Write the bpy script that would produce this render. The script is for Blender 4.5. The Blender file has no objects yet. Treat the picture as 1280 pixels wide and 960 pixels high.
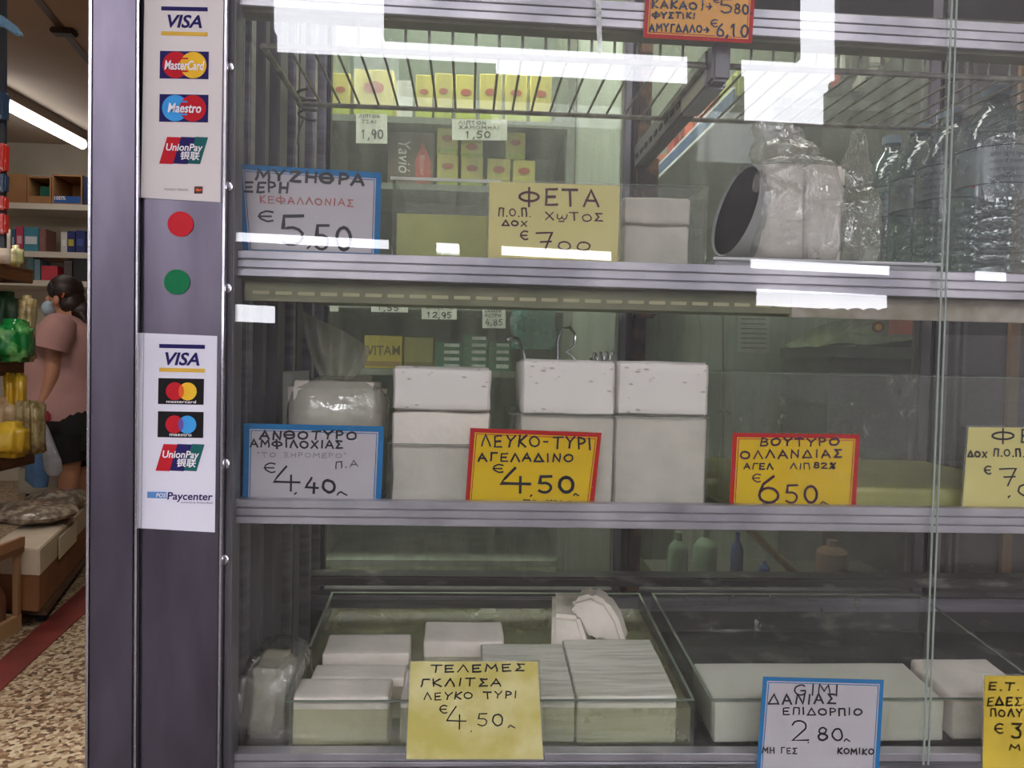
import bpy, bmesh, math, random
from mathutils import Vector, Matrix
random.seed(7)
C = bpy.context.scene
COL = C.collection
# ------------------------------------------------------------------ camera
F = 960.0
YAW, PITCH, ROLL = math.atan(55/960), math.atan(28/960), 0.021
EYE = Vector((0, 0, 1.06))
fw = Vector((math.sin(YAW)*math.cos(PITCH), math.cos(YAW)*math.cos(PITCH), -math.sin(PITCH)))
r0 = Vector((math.cos(YAW), -math.sin(YAW), 0)); u0 = r0.cross(fw)
cr = r0*math.cos(ROLL)+u0*math.sin(ROLL); cu = -r0*math.sin(ROLL)+u0*math.cos(ROLL)
cd = bpy.data.cameras.new('camera'); cam = bpy.data.objects.new('camera', cd); COL.objects.link(cam)
cam.matrix_world = Matrix(((cr.x, cu.x, -fw.x, EYE.x), (cr.y, cu.y, -fw.y, EYE.y), (cr.z, cu.z, -fw.z, EYE.z), (0, 0, 0, 1)))
cd.sensor_fit = 'HORIZONTAL'; cd.sensor_width = 36; cd.lens = 36*F/1280; cd.clip_start = .02
C.camera = cam
# ------------------------------------------------------------------ world, exposure, lights
w = bpy.data.worlds.new('sky'); C.world = w; w.use_nodes = True
bg = w.node_tree.nodes['Background']; bg.inputs[0].default_value = (.93, .92, 1.0, 1); bg.inputs[1].default_value = 12.0
C.view_settings.view_transform = 'Standard'; C.view_settings.look = 'None'
C.view_settings.exposure = 0.06; C.view_settings.gamma = 1
C.cycles.transparent_max_bounces = 40; C.cycles.max_bounces = 8
C.cycles.caustics_reflective = False; C.cycles.caustics_refractive = False
def area(name, loc, rot, sx, sy, power, color):
    l = bpy.data.lights.new(name, 'AREA'); l.shape = 'RECTANGLE'; l.size = sx; l.size_y = sy; l.energy = power; l.color = color
    o = bpy.data.objects.new(name, l); COL.objects.link(o); o.location = loc; o.rotation_euler = rot; return o
area('added_shop_light', (.1, 1.95, 2.68), (0, 0, 0), 1.6, .3, 60, (1, .97, .88))  # unseen lamp added to brighten the boxes behind the rear glass
area('added_shop_light', (-2.6, 3.3, 2.68), (0, 0, 0), 1.2, .3, 26, (1, .9, .8))  # second unseen lamp, added to brighten the shop
area('case_lamp', (.2, 1.2, 1.93), (0, 0, 0), 1.6, .06, 3.0, (1, .98, .92))

# ------------------------------------------------------------------ pixel rays
def ray(px, py): return fw + cr*((px-640)/F) + cu*((480-py)/F)
def P(px, py, Y): d = ray(px, py); return EYE + d*(Y/d.y)
def PZ(px, py, Z): d = ray(px, py); return EYE + d*((Z-EYE.z)/d.z)
def X(px, Y, py=480): return P(px, py, Y).x
def Z(px, py, Y): return P(px, py, Y).z
# ------------------------------------------------------------------ materials
M = {}
def newmat(name):
    m = bpy.data.materials.new(name); m.use_nodes = True; nt = m.node_tree
    return m, nt, nt.nodes['Principled BSDF']
def mat(name, c1, rough=.5, metal=0, c2=None, scale=20, bump=0, bscale=60, stretch=(1, 1, 1), spec=.5, trans=0, detail=4, coat=0, ramp=(.35, .65)):
    if name in M: return M[name]
    m, nt, b = newmat(name); N = nt.nodes.new; L = nt.links.new
    b.inputs['Base Color'].default_value = (*c1, 1); b.inputs['Roughness'].default_value = rough; b.inputs['Metallic'].default_value = metal
    b.inputs['Specular IOR Level'].default_value = spec
    if coat: b.inputs['Coat Weight'].default_value = coat; b.inputs['Coat Roughness'].default_value = .08
    tc = N('ShaderNodeTexCoord'); mp = N('ShaderNodeMapping'); mp.inputs['Scale'].default_value = stretch; L(tc.outputs['Object'], mp.inputs[0])
    if c2:
        n = N('ShaderNodeTexNoise'); n.inputs['Scale'].default_value = scale; n.inputs['Detail'].default_value = detail; L(mp.outputs[0], n.inputs['Vector'])
        r = N('ShaderNodeValToRGB'); r.color_ramp.elements[0].position = ramp[0]; r.color_ramp.elements[1].position = ramp[1]
        r.color_ramp.elements[0].color = (*c1, 1); r.color_ramp.elements[1].color = (*c2, 1)
        L(n.outputs[0], r.inputs[0]); L(r.outputs[0], b.inputs['Base Color'])
    if bump:
        n2 = N('ShaderNodeTexNoise'); n2.inputs['Scale'].default_value = bscale; n2.inputs['Detail'].default_value = 5; L(mp.outputs[0], n2.inputs['Vector'])
        bp = N('ShaderNodeBump'); bp.inputs['Strength'].default_value = bump; bp.inputs['Distance'].default_value = .004
        L(n2.outputs[0], bp.inputs['Height']); L(bp.outputs[0], b.inputs['Normal'])
    M[name] = m; return m
def glassy(name, tint=(.93, .97, .94), f0=.045, haze=0, hcol=(.8, .85, .8), rough=0, hscale=8, hstretch=(1, 1, 1), hmin=.0, bump=0, bscale=25, gmul=1, hr=(.35, .75)):
    """thin clear sheet: transparent + mirror by angle, with an optional milky film"""
    if name in M: return M[name]
    m = bpy.data.materials.new(name); m.use_nodes = True; nt = m.node_tree; nt.nodes.clear(); N = nt.nodes.new; L = nt.links.new
    out = N('ShaderNodeOutputMaterial'); tr = N('ShaderNodeBsdfTransparent'); tr.inputs[0].default_value = (*tint, 1)
    gl = N('ShaderNodeBsdfGlossy'); gl.inputs['Roughness'].default_value = rough
    g = N('ShaderNodeNewGeometry'); dt = N('ShaderNodeVectorMath'); dt.operation = 'DOT_PRODUCT'
    L(g.outputs['Normal'], dt.inputs[0]); L(g.outputs['Incoming'], dt.inputs[1])
    def mt(op, a, bb=None):
        n = N('ShaderNodeMath'); n.operation = op
        for i, v in enumerate((a, bb)):
            if v is None: continue
            if isinstance(v, (int, float)): n.inputs[i].default_value = v
            else: L(v, n.inputs[i])
        return n.outputs[0]
    c = mt('ABSOLUTE', dt.outputs['Value']); p = mt('POWER', mt('SUBTRACT', 1.0, c), 5.0)
    fr = mt('MULTIPLY', mt('ADD', mt('MULTIPLY', p, 1-f0), f0), gmul)
    tc = N('ShaderNodeTexCoord'); mp = N('ShaderNodeMapping'); mp.inputs['Scale'].default_value = hstretch; L(tc.outputs['Object'], mp.inputs[0])
    base = tr.outputs[0]
    if haze:
        n = N('ShaderNodeTexNoise'); n.inputs['Scale'].default_value = hscale; n.inputs['Detail'].default_value = 6; n.inputs['Roughness'].default_value = .65
        L(mp.outputs[0], n.inputs['Vector'])
        mr = N('ShaderNodeMapRange'); mr.inputs['From Min'].default_value = hr[0]; mr.inputs['From Max'].default_value = hr[1]
        mr.inputs['To Min'].default_value = hmin; mr.inputs['To Max'].default_value = haze; L(n.outputs[0], mr.inputs['Value'])
        df = N('ShaderNodeBsdfDiffuse'); df.inputs[0].default_value = (*hcol, 1)
        tl = N('ShaderNodeBsdfTranslucent'); tl.inputs[0].default_value = (*hcol, 1)
        a = N('ShaderNodeMixShader'); a.inputs[0].default_value = .4; L(df.outputs[0], a.inputs[1]); L(tl.outputs[0], a.inputs[2])
        hx = N('ShaderNodeMixShader'); L(mr.outputs[0], hx.inputs[0]); L(tr.outputs[0], hx.inputs[1]); L(a.outputs[0], hx.inputs[2]); base = hx.outputs[0]
    if bump:
        n2 = N('ShaderNodeTexNoise'); n2.inputs['Scale'].default_value = bscale; n2.inputs['Detail'].default_value = 4; n2.inputs['Distortion'].default_value = 1; L(mp.outputs[0], n2.inputs['Vector'])
        bp = N('ShaderNodeBump'); bp.inputs['Strength'].default_value = bump; bp.inputs['Distance'].default_value = .01; L(n2.outputs[0], bp.inputs['Height']); L(bp.outputs[0], gl.inputs['Normal'])
    mx = N('ShaderNodeMixShader'); L(fr, mx.inputs[0]); L(base, mx.inputs[1]); L(gl.outputs[0], mx.inputs[2]); L(mx.outputs[0], out.inputs[0])
    M[name] = m; return m
def emit(name, col, s):
    m = bpy.data.materials.new(name); m.use_nodes = True; nt = m.node_tree; nt.nodes.clear()
    e = nt.nodes.new('ShaderNodeEmission'); e.inputs[0].default_value = (*col, 1); e.inputs[1].default_value = s
    o = nt.nodes.new('ShaderNodeOutputMaterial'); nt.links.new(e.outputs[0], o.inputs[0]); return m
def S(r, g, b):   # sRGB 0-255 to linear
    return tuple(((c/255)/12.92 if c/255 <= .04045 else ((c/255+.055)/1.055)**2.4) for c in (r, g, b))
def flat(r, g, b, rough=.5, **k): return mat('paint_%d_%d_%d_%d' % (r, g, b, int(rough*100)), S(r, g, b), rough, **k)
alu = mat('anodised_aluminium', S(168, 165, 176), .34, .85, S(142, 139, 150), 6, .05, 200, (1, 1, 14))
alu_rail = mat('rail_aluminium', S(214, 210, 218), .38, .75, S(168, 165, 175), 9, .04, 200, (1, 1, 1))
alu_post = mat('post_aluminium', S(124, 117, 131), .30, .9, S(102, 96, 108), 5, .06, 30, (3, 3, .8))
alu_dark = mat('dark_aluminium', S(96, 94, 98), .45, .5, S(120, 118, 122), 8, .05, 90, (1, 1, .3))
chrome = mat('bright_edge', S(225, 225, 230), .16, 1)
steel = mat('stained_steel', S(92, 92, 92), .36, .7, S(150, 148, 142), 14, .12, 40, (1, 1, 2.2), ramp=(.56, .70))
rubber = mat('black_rubber', S(22, 22, 22), .6)
olive = mat('olive_enamel', S(132, 132, 102), .5, 0, S(104, 106, 78), 10)
pane_m = glassy('front_glass', (.985, .995, .985), .047, .042, (.8, .85, .82), 0, 4, (1, 1, .5), hr=(.5, .85))  # milky film stands in for the pale reflection of the street
rear_m = glassy('rear_glass', (.92, .95, .91), .05, .30, S(175, 182, 168), 0, 9, (3.5, 1, .22), hmin=.10, hr=(.4, .8), gmul=.25)
tray_m = glassy('tray_acrylic', (.983, .99, .98), .045, .06, S(200, 204, 196), .02, 16, (1, 1, 1), hmin=.015, hr=(.4, .8))
spot_m = glassy('spotted_acrylic', (.95, .96, .95), .045, .9, S(205, 205, 198), .05, 34, (1, 1, .6), hmin=.05, hr=(.60, .68))
edge_m = mat('acrylic_edge', S(120, 132, 116), .25, 0, S(150, 160, 146), 20)
bag_m = glassy('clear_bag', (.95, .96, .95), .09, .42, S(215, 212, 205), .07, 12, hmin=.14, bump=1.0, bscale=28, hr=(.35, .7), gmul=1.6)
bag_thin = glassy('thin_bag', (.96, .97, .96), .08, .5, S(200, 202, 184), .08, 9, hmin=.26, bump=.9, bscale=16, hr=(.35, .75), gmul=1.4)
cheese = mat('white_cheese', S(242, 231, 220), .55, 0, S(226, 218, 206), 22, .35, 75, spec=.35)
def cheese_pitted():
    m, nt, b = newmat('pitted_cheese'); N = nt.nodes.new; L = nt.links.new
    b.inputs['Base Color'].default_value = (*S(238, 231, 224), 1); b.inputs['Roughness'].default_value = .5
    tc = N('ShaderNodeTexCoord'); mp = N('ShaderNodeMapping'); mp.inputs['Scale'].default_value = (1, 1, 2.4); L(tc.outputs['Object'], mp.inputs[0])
    v = N('ShaderNodeTexVoronoi'); v.inputs['Scale'].default_value = 62; v.inputs['Randomness'].default_value = 1; L(mp.outputs[0], v.inputs['Vector'])
    nn = N('ShaderNodeTexNoise'); nn.inputs['Scale'].default_value = 20; L(mp.outputs[0], nn.inputs['Vector'])
    ad = N('ShaderNodeMath'); ad.operation = 'MULTIPLY_ADD'; L(nn.outputs[0], ad.inputs[0]); ad.inputs[1].default_value = .9; L(v.outputs['Distance'], ad.inputs[2])
    r = N('ShaderNodeMapRange'); r.inputs['From Min'].default_value = .50; r.inputs['From Max'].default_value = .63; L(ad.outputs[0], r.inputs['Value'])
    bp = N('ShaderNodeBump'); bp.inputs['Strength'].default_value = .5; bp.inputs['Distance'].default_value = .004; L(r.outputs[0], bp.inputs['Height']); L(bp.outputs[0], b.inputs['Normal'])
    mx = N('ShaderNodeMix'); mx.data_type = 'RGBA'; L(r.outputs[0], mx.inputs['Factor']); mx.inputs['A'].default_value = (*S(204, 191, 178), 1); mx.inputs['B'].default_value = (*S(238, 231, 224), 1)
    L(mx.outputs['Result'], b.inputs['Base Color']); return m
cheese_p = cheese_pitted()
def cheese_striped():
    m, nt, b = newmat('striated_cheese'); N = nt.nodes.new; L = nt.links.new; b.inputs['Roughness'].default_value = .45
    tc = N('ShaderNodeTexCoord'); mp = N('ShaderNodeMapping'); mp.inputs['Scale'].default_value = (.08, 1, 1); L(tc.outputs['Object'], mp.inputs[0])
    n = N('ShaderNodeTexNoise'); n.inputs['Scale'].default_value = 150; n.inputs['Detail'].default_value = 2; L(mp.outputs[0], n.inputs['Vector'])
    r = N('ShaderNodeValToRGB'); r.color_ramp.elements[0].position = .35; r.color_ramp.elements[1].position = .6
    r.color_ramp.elements[0].color = (*S(205, 203, 184), 1); r.color_ramp.elements[1].color = (*S(232, 229, 216), 1); L(n.outputs[0], r.inputs[0]); L(r.outputs[0], b.inputs['Base Color'])
    bp = N('ShaderNodeBump'); bp.inputs['Strength'].default_value = .6; bp.inputs['Distance'].default_value = .003; L(n.outputs[0], bp.inputs['Height']); L(bp.outputs[0], b.inputs['Normal']); return m
cheese_s = cheese_striped()
brine_m = mat('brine', S(176, 180, 118), .12, 0, S(160, 164, 98), 8)
oil_m = mat('yellow_brine', S(196, 196, 118), .2, 0, S(184, 184, 104), 8)
butter_m = mat('butter', S(190, 186, 104), .4, 0, S(172, 170, 96), 12, .2, 30)
wire_m = mat('coated_wire', S(150, 150, 138), .4, .3, S(110, 108, 96), 40)
# ------------------------------------------------------------------ mesh building
def wloc(o):
    v = Vector((0, 0, 0))
    while o: v += o.location; o = o.parent
    return v
class MB:
    def __init__(s): s.v = []; s.f = []; s.mi = []; s.m = 0
    def add(s, vs, fs):
        n = len(s.v); s.v += [Vector(v) for v in vs]; s.f += [tuple(i+n for i in f) for f in fs]; s.mi += [s.m]*len(fs); return s
    def box(s, x0, x1, y0, y1, z0, z1):
        return s.add([(x0, y0, z0), (x1, y0, z0), (x1, y1, z0), (x0, y1, z0), (x0, y0, z1), (x1, y0, z1), (x1, y1, z1), (x0, y1, z1)],
                     [(0, 3, 2, 1), (4, 5, 6, 7), (0, 1, 5, 4), (1, 2, 6, 5), (2, 3, 7, 6), (3, 0, 4, 7)])
    def hexa(s, b, t): # bottom 4 and top 4, both counterclockwise from above
        return s.add(list(b)+list(t), [(0, 3, 2, 1), (4, 5, 6, 7), (0, 1, 5, 4), (1, 2, 6, 5), (2, 3, 7, 6), (3, 0, 4, 7)])
    def slab(s, pts, Y0, Y1): # polygon in picture points at depth Y0, extruded straight back to Y1
        a = [P(x, y, Y0) for x, y in pts]; n = len(a); b = [Vector((p.x, Y1, p.z)) for p in a]
        return s.add(a+b, [tuple(range(n)), tuple(range(2*n-1, n-1, -1))]+[(i, i+n, (i+1) % n+n, (i+1) % n) for i in range(n)])
    def prism(s, pts, y0, y1): # polygon in world x,z
        n = len(pts); a = [(x, y0, z) for x, z in pts]; b = [(x, y1, z) for x, z in pts]
        return s.add(a+b, [tuple(range(n)), tuple(range(2*n-1, n-1, -1))]+[(i, i+n, (i+1) % n+n, (i+1) % n) for i in range(n)])
    def tube(s, pts, r, n=8, cap=True):
        pts = [Vector(p) for p in pts]; rs = r if isinstance(r, (list, tuple)) else [r]*len(pts); rings = []; up = None
        for i, p in enumerate(pts):
            t = (pts[min(i+1, len(pts)-1)]-pts[max(i-1, 0)]).normalized()
            if up is None: up = t.orthogonal().normalized()
            up = (up-t*up.dot(t)).normalized(); q = t.cross(up)
            rings.append([p+(up*math.cos(a)+q*math.sin(a))*rs[i] for a in [2*math.pi*k/n for k in range(n)]])
        return s.loft(rings, cap)
    def loft(s, rings, cap=True, close=True):
        n = len(rings[0]); fs = []
        for i in range(len(rings)-1):
            for k in range(n if close else n-1):
                fs.append((i*n+k, i*n+(k+1) % n, (i+1)*n+(k+1) % n, (i+1)*n+k))
        if cap: fs += [tuple(range(n-1, -1, -1)), tuple((len(rings)-1)*n+k for k in range(n))]
        return s.add([v for r in rings for v in r], fs)
    def lathe(s, prof, cx, cy, z0, n=28, cap=True):
        return s.loft([[Vector((cx+r*math.cos(2*math.pi*k/n), cy+r*math.sin(2*math.pi*k/n), z0+z)) for k in range(n)] for r, z in prof], cap)
    def ellipsoid(s, c, rx, ry, rz, n=16, m=10):
        c = Vector(c); return s.loft([[c+Vector((rx*math.sin(t)*math.cos(2*math.pi*k/n), ry*math.sin(t)*math.sin(2*math.pi*k/n), rz*math.cos(t))) for k in range(n)] for t in [math.pi*(j+.02)/(m+.04) for j in range(m+1)]])
    def build(s, name, m, parent=None, smooth=False, bevel=0, origin=None, seg=2):
        me = bpy.data.meshes.new(name)
        if origin is None and parent is None:
            xs = [v.x for v in s.v]; ys = [v.y for v in s.v]; zs = [v.z for v in s.v]
            origin = Vector(((min(xs)+max(xs))/2, (min(ys)+max(ys))/2, min(zs)))
        o = bpy.data.objects.new(name, me); pl = wloc(parent) if parent else Vector((0, 0, 0))
        if origin is None: origin = pl
        origin = Vector(origin)
        me.from_pydata([v-origin for v in s.v], [], s.f)
        for mm in (m if isinstance(m, list) else [m]): me.materials.append(mm)
        for p, i in zip(me.polygons, s.mi): p.material_index = i
        bm = bmesh.new(); bm.from_mesh(me); bmesh.ops.recalc_face_normals(bm, faces=bm.faces)
        if bevel: bmesh.ops.bevel(bm, geom=[e for e in bm.edges if len(e.link_faces) == 2 and e.calc_face_angle(0) > .5], offset=bevel, segments=seg, affect='EDGES', clamp_overlap=True)
        if smooth or bevel:
            for f in bm.faces: f.smooth = True
            for e in bm.edges:
                if len(e.link_faces) == 2 and e.calc_face_angle(0) > math.radians(38): e.smooth = False
        bm.to_mesh(me); bm.free()
        COL.objects.link(o); o.parent = parent; o.location = origin-pl; return o
def tag(o, label, cat, group=None, kind=None):
    if label: o['label'] = label
    if cat: o['category'] = cat
    if group: o['group'] = group
    if kind: o['kind'] = kind
    return o
def thing(name, label, cat, loc, group=None):
    o = bpy.data.objects.new(name, None); COL.objects.link(o); o.location = loc; o.empty_display_size = .05
    return tag(o, label, cat, group)
def struct(o): o['kind'] = 'structure'; return o
def copy_tree(o, parent=None):
    c = o.copy(); COL.objects.link(c); c.parent = parent
    for ch in o.children: copy_tree(ch, c)
    return c
def noise_mesh(o, amp, scale, seed=0, cuts=0):
    from mathutils import noise
    me = o.data
    if cuts:
        bm = bmesh.new(); bm.from_mesh(me); bmesh.ops.subdivide_edges(bm, edges=bm.edges, cuts=cuts, use_grid_fill=True); bm.to_mesh(me); bm.free()
    for v in me.vertices:
        v.co += noise.noise_vector(v.co*scale+Vector((seed*3.1, seed*1.7, seed)))*amp
    me.update(); return o
# ------------------------------------------------------------------ lettering
def arc(cx, cy, rx, ry, a0, a1, n=10):
    return [(cx+rx*math.cos(math.radians(a0+(a1-a0)*i/n)), cy+ry*math.sin(math.radians(a0+(a1-a0)*i/n))) for i in range(n+1)]
G = {
 'Α': [[(0, 0), (.38, 1), (.75, 0)], [(.13, .36), (.64, .34)]], 'Β': [[(.08, 0), (.08, 1)], [(.08, 1)]+arc(.25, .76, .3, .23, 80, -90, 7)+[(.08, .52)], [(.1, .52)]+arc(.3, .26, .34, .26, 80, -90, 7)+[(.08, 0)]],
 'Γ': [[(.05, 0), (.1, 1), (.6, 1)]], 'Δ': [[(0, .02), (.36, 1), (.78, .03), (0, .02)]], 'Ε': [[(.62, 1), (.08, .97), (.05, 0), (.62, .03)], [(.06, .5), (.5, .53)]],
 'є': [arc(.45, .5, .42, .48, 60, 300, 12), [(.04, .5), (.6, .52)]], '€': [arc(.45, .5, .42, .48, 60, 300, 12), [(-.02, .5), (.6, .52)]],
 'Ζ': [[(.05, .95), (.62, .98), (.05, .05), (.68, .03)]], 'Η': [[(.06, 0), (.06, 1)], [(.64, 0), (.64, 1)], [(.06, .5), (.64, .5)]],
 'Θ': [arc(.42, .5, .42, .46, 90, 450, 14), [(.04, .5), (.8, .5)]], 'Ι': [[(.1, 0), (.1, 1)]], 'Κ': [[(.06, 0), (.06, 1)], [(.6, 1), (.08, .46), (.64, 0)]],
 'Λ': [[(0, 0), (.36, 1), (.72, 0)]], 'Μ': [[(.02, 0), (.12, 1), (.44, .35), (.76, 1), (.86, 0)]], 'Ν': [[(.05, 0), (.06, 1), (.62, .03), (.65, 1)]],
 'Ξ': [[(.05, 1), (.6, 1)], [(.12, .52), (.52, .52)], [(.02, .04), (.64, .04)]], 'Ο': [arc(.4, .46, .38, .44, 90, 450, 14)],
 'Π': [[(.06, 0), (.08, 1), (.6, 1), (.64, 0)]], 'Ρ': [[(.08, 0), (.08, 1)], [(.08, .98)]+arc(.26, .72, .32, .26, 85, -90, 8)+[(.1, .46)]],
 'Σ': [[(.6, .96), (.06, .98), (.36, .52), (.02, .04), (.64, .02)]], 'Τ': [[(0, 1), (.72, 1)], [(.36, 1), (.36, 0)]],
 'Υ': [[(0, 1), (.34, .5), (.7, 1)], [(.34, .5), (.3, 0)]], 'Φ': [arc(.5, .52, .5, .28, 90, 450, 14), [(.5, 1.08), (.5, -.08)]], 'Χ': [[(0, 1), (.66, 0)], [(.64, 1), (.02, 0)]],
 'ω': [[(.0, .75), (.02, .25), (.2, .1), (.38, .3), (.4, .6), (.42, .3), (.6, .1), (.78, .25), (.8, .75)], [(.2, -.15), (.6, -.15)]],
 'G': [arc(.45, .5, .42, .48, 50, 330, 12)+[(.8, .45), (.45, .45)]], 'I': [[(.1, 0), (.1, 1)]], 'M': [[(.02, 0), (.12, 1), (.44, .35), (.76, 1), (.86, 0)]],
 '0': [arc(.38, .48, .34, .46, 90, 450, 14)], '1': [[(.06, .75), (.28, 1), (.28, 0)]], '2': [[(.05, .78)]+arc(.34, .72, .28, .26, 160, -30, 7)+[(.02, .03), (.68, .05)]],
 '3': [[(.05, .95), (.6, .95), (.3, .6)]+arc(.3, .3, .3, .3, 80, -140, 8)], '4': [[(.38, 1.05), (.0, .32), (.72, .28)], [(.5, .62), (.46, -.12)]],
 '5': [[(.66, 1), (.12, .98), (.08, .55)]+arc(.3, .3, .33, .3, 110, -140, 8)], '6': [[(.55, 1), (.2, .7)]+arc(.36, .28, .32, .28, 150, 510, 12)],
 '7': [[(.02, .95), (.68, .98), (.3, -.1)], [(.18, .45), (.62, .48)]], '8': [arc(.36, .74, .24, .24, -90, 270, 10), arc(.36, .25, .3, .25, 90, 450, 10)],
 '9': [arc(.34, .7, .28, .28, 0, 360, 10)+[(.55, 0)]], ',': [[(.1, .08), (.02, -.18)]], '.': [[(.08, .0), (.12, .05)]], '-': [[(.05, .45), (.4, .45)]], '%': [[(0, 0), (.6, 1)], arc(.12, .85, .1, .12, 0, 360, 6), arc(.5, .15, .1, .12, 0, 360, 6)],
 '"': [[(.05, 1), (.05, .75)], [(.2, 1), (.2, .75)]], 'λ': [[(.0, -.02), (.2, .4), (.4, -.02)]], '>': [[(0, .4), (.7, .4)], [(.45, .7), (.75, .4), (.45, .1)]], '}': [[(.1, 1.1), (.3, .9), (.25, .6), (.5, .5), (.25, .4), (.3, .1), (.1, -.1)]],
 'l': [[(.05, .5), (.4, .5)]],
}
GW = {'Α': .75, 'Β': .6, 'Γ': .6, 'Δ': .78, 'Ε': .62, 'є': .6, '€': .6, 'Ζ': .68, 'Η': .66, 'Θ': .84, 'Ι': .2, 'Κ': .64, 'Λ': .72, 'Μ': .88, 'Ν': .68, 'Ξ': .64, 'Ο': .8, 'Π': .66, 'Ρ': .58, 'Σ': .64, 'Τ': .72, 'Υ': .7, 'Φ': 1.0, 'Χ': .66, 'ω': .8,
      'G': .88, 'I': .2, 'M': .88, ',': .15, '.': .15, '-': .45, 'λ': .4, '"': .25, '>': .8, '}': .5, ' ': .5, 'l': .5}
def catmull(p, k=3):
    if len(p) < 3 or len(p) > 7: return p
    out = []
    for i in range(len(p)-1):
        a, b = Vector(p[i]), Vector(p[i+1]); out += [tuple(a.lerp(b, t/k)) for t in range(k)]
    return out+[p[-1]]
def marker(parent, txt, x0, x1, yb, h, sw, m, Y, slope=.025, jit=.075, seed=1, name='lettering', label=None):
    """marker-pen capitals between picture columns x0..x1 with base line yb, on the card plane Y"""
    rnd = random.Random(seed*77+len(txt)); gap = .32
    tot = sum(GW.get(c, .7) for c in txt)+gap*(len(txt)-1); sx = (x1-x0)/max(tot, .01); mb = MB(); x = 0
    for c in txt:
        dy = rnd.uniform(-jit, jit)*h; sh = rnd.uniform(-.06, .1)
        for pl in G.get(c, []):
            pts = []
            for (u, v) in catmull(pl):
                px = x0+(x+u+sh*v+rnd.uniform(-jit, jit)*.35)*sx; py = yb+slope*(px-x0)-v*h+dy+rnd.uniform(-jit, jit)*.3*h; pts.append(Vector((px, py)))
            wv = sw*rnd.uniform(.8, 1.15); L = []; R = []
            for i, q in enumerate(pts):
                t = (pts[min(i+1, len(pts)-1)]-pts[max(i-1, 0)]); t = t.normalized() if t.length > 1e-6 else Vector((1, 0))
                if 0 < i < len(pts)-1:
                    a = (pts[i]-pts[i-1]).normalized(); b = (pts[i+1]-pts[i]).normalized()
                    k = 1/max(.55, math.cos(min(1.3, a.angle(b, 0)/2)))
                else:
                    k = 1; q = q+t*(wv*.4 if i else -wv*.4)
                n = Vector((-t.y, t.x))*wv/2*k; L.append(q+n); R.append(q-n)
            vs = [P(a.x, a.y, Y) for a in L]+[P(a.x, a.y, Y) for a in R]; n = len(L)
            mb.add(vs, [(i, i+1, n+i+1, n+i) for i in range(n-1)])
        x += GW.get(c, .7)+gap
    o = mb.build(name, m, parent)
    if label: o['label'] = label
    return o
FCACHE = {}
def print_text(parent, txt, x0, y0, x1, y1, m, Y, shear=0, bold=0, slope=.02, name='lettering', label=None, rot=0, spacing=1):
    """printed letters fitted into a picture rectangle on the plane Y"""
    cu_ = bpy.data.curves.new('t', 'FONT'); cu_.body = txt; cu_.shear = shear; cu_.offset = bold; cu_.space_character = spacing; cu_.resolution_u = 3
    o = bpy.data.objects.new('t', cu_); COL.objects.link(o); dg = bpy.context.evaluated_depsgraph_get(); me = bpy.data.meshes.new_from_object(o.evaluated_get(dg))
    bpy.data.objects.remove(o); vs = [Vector((v.co.x, v.co.y)) for v in me.vertices]; fs = [tuple(p.vertices) for p in me.polygons]; bpy.data.meshes.remove(me)
    if not vs: return None
    if rot: vs = [Vector((-v.y, v.x)) if rot > 0 else Vector((v.y, -v.x)) for v in vs]
    ax, bx = min(v.x for v in vs), max(v.x for v in vs); ay, by = min(v.y for v in vs), max(v.y for v in vs)
    W = []
    for v in vs:
        px = x0+(v.x-ax)/(bx-ax)*(x1-x0); py = y1-(v.y-ay)/(by-ay)*(y1-y0)+slope*(px-x0); W.append(P(px, py, Y))
    o = MB().add(W, fs).build(name, m, parent)
    if label: o['label'] = label
    return o
def poly(parent, name, pts, m, Y, t=.0003, label=None):
    o = MB().slab(pts, Y, Y+t).build(name, m, parent)
    if label: o['label'] = label
    return o
def ell(cx, cy, rx, ry, n=28, a0=0, a1=360): return [(cx+rx*math.cos(math.radians(a0+(a1-a0)*i/n)), cy+ry*math.sin(math.radians(a0+(a1-a0)*i/n))) for i in range(n)]
def inset(q, d, dy=None):
    cx = sum(p[0] for p in q)/4; cy = sum(p[1] for p in q)/4; dy = d if dy is None else dy
    return [(x+(d if x < cx else -d), y+(dy if y < cy else -dy)) for x, y in q]
# ================================================================== SETTING
wallc = mat('wall_paint', S(196, 188, 172), .8, 0, S(180, 172, 155), 3)
ceilm = mat('ceiling_paint', S(188, 172, 156), .85, 0, S(176, 160, 145), 2)
def floor_mat():
    m, nt, b = newmat('terrazzo'); N = nt.nodes.new; L = nt.links.new; tc = N('ShaderNodeTexCoord')
    v = N('ShaderNodeTexVoronoi'); v.inputs['Scale'].default_value = 85; L(tc.outputs['Object'], v.inputs['Vector'])
    sx = N('ShaderNodeSeparateColor'); L(v.outputs['Color'], sx.inputs[0]); r = N('ShaderNodeValToRGB'); r.color_ramp.interpolation = 'CONSTANT'
    cs = [(0, S(170, 150, 122)), (.3, S(122, 92, 68)), (.5, S(190, 172, 146)), (.72, S(84, 64, 50)), (.86, S(150, 124, 98))]
    for i, (p, c) in enumerate(cs):
        e = r.color_ramp.elements[i] if i < 2 else r.color_ramp.elements.new(p)
        e.position = p; e.color = (*c, 1)
    L(sx.outputs[0], r.inputs[0]); L(r.outputs[0], b.inputs['Base Color']); b.inputs['Roughness'].default_value = .4; return m
CEIL = 2.75
struct(MB().box(-4.6, 3.2, .9, 6.6, -.1, 0).build('floor', floor_mat()))
struct(MB().box(-7, 7, -3.4, .9, -.12, -.001).build('floor', mat('pavement', S(84, 76, 72), .8, 0, S(66, 60, 56), 12)))
c_ = struct(MB().box(-4.6, 3.2, .9, 6.6, CEIL, CEIL+.1).build('ceiling', ceilm))
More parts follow.
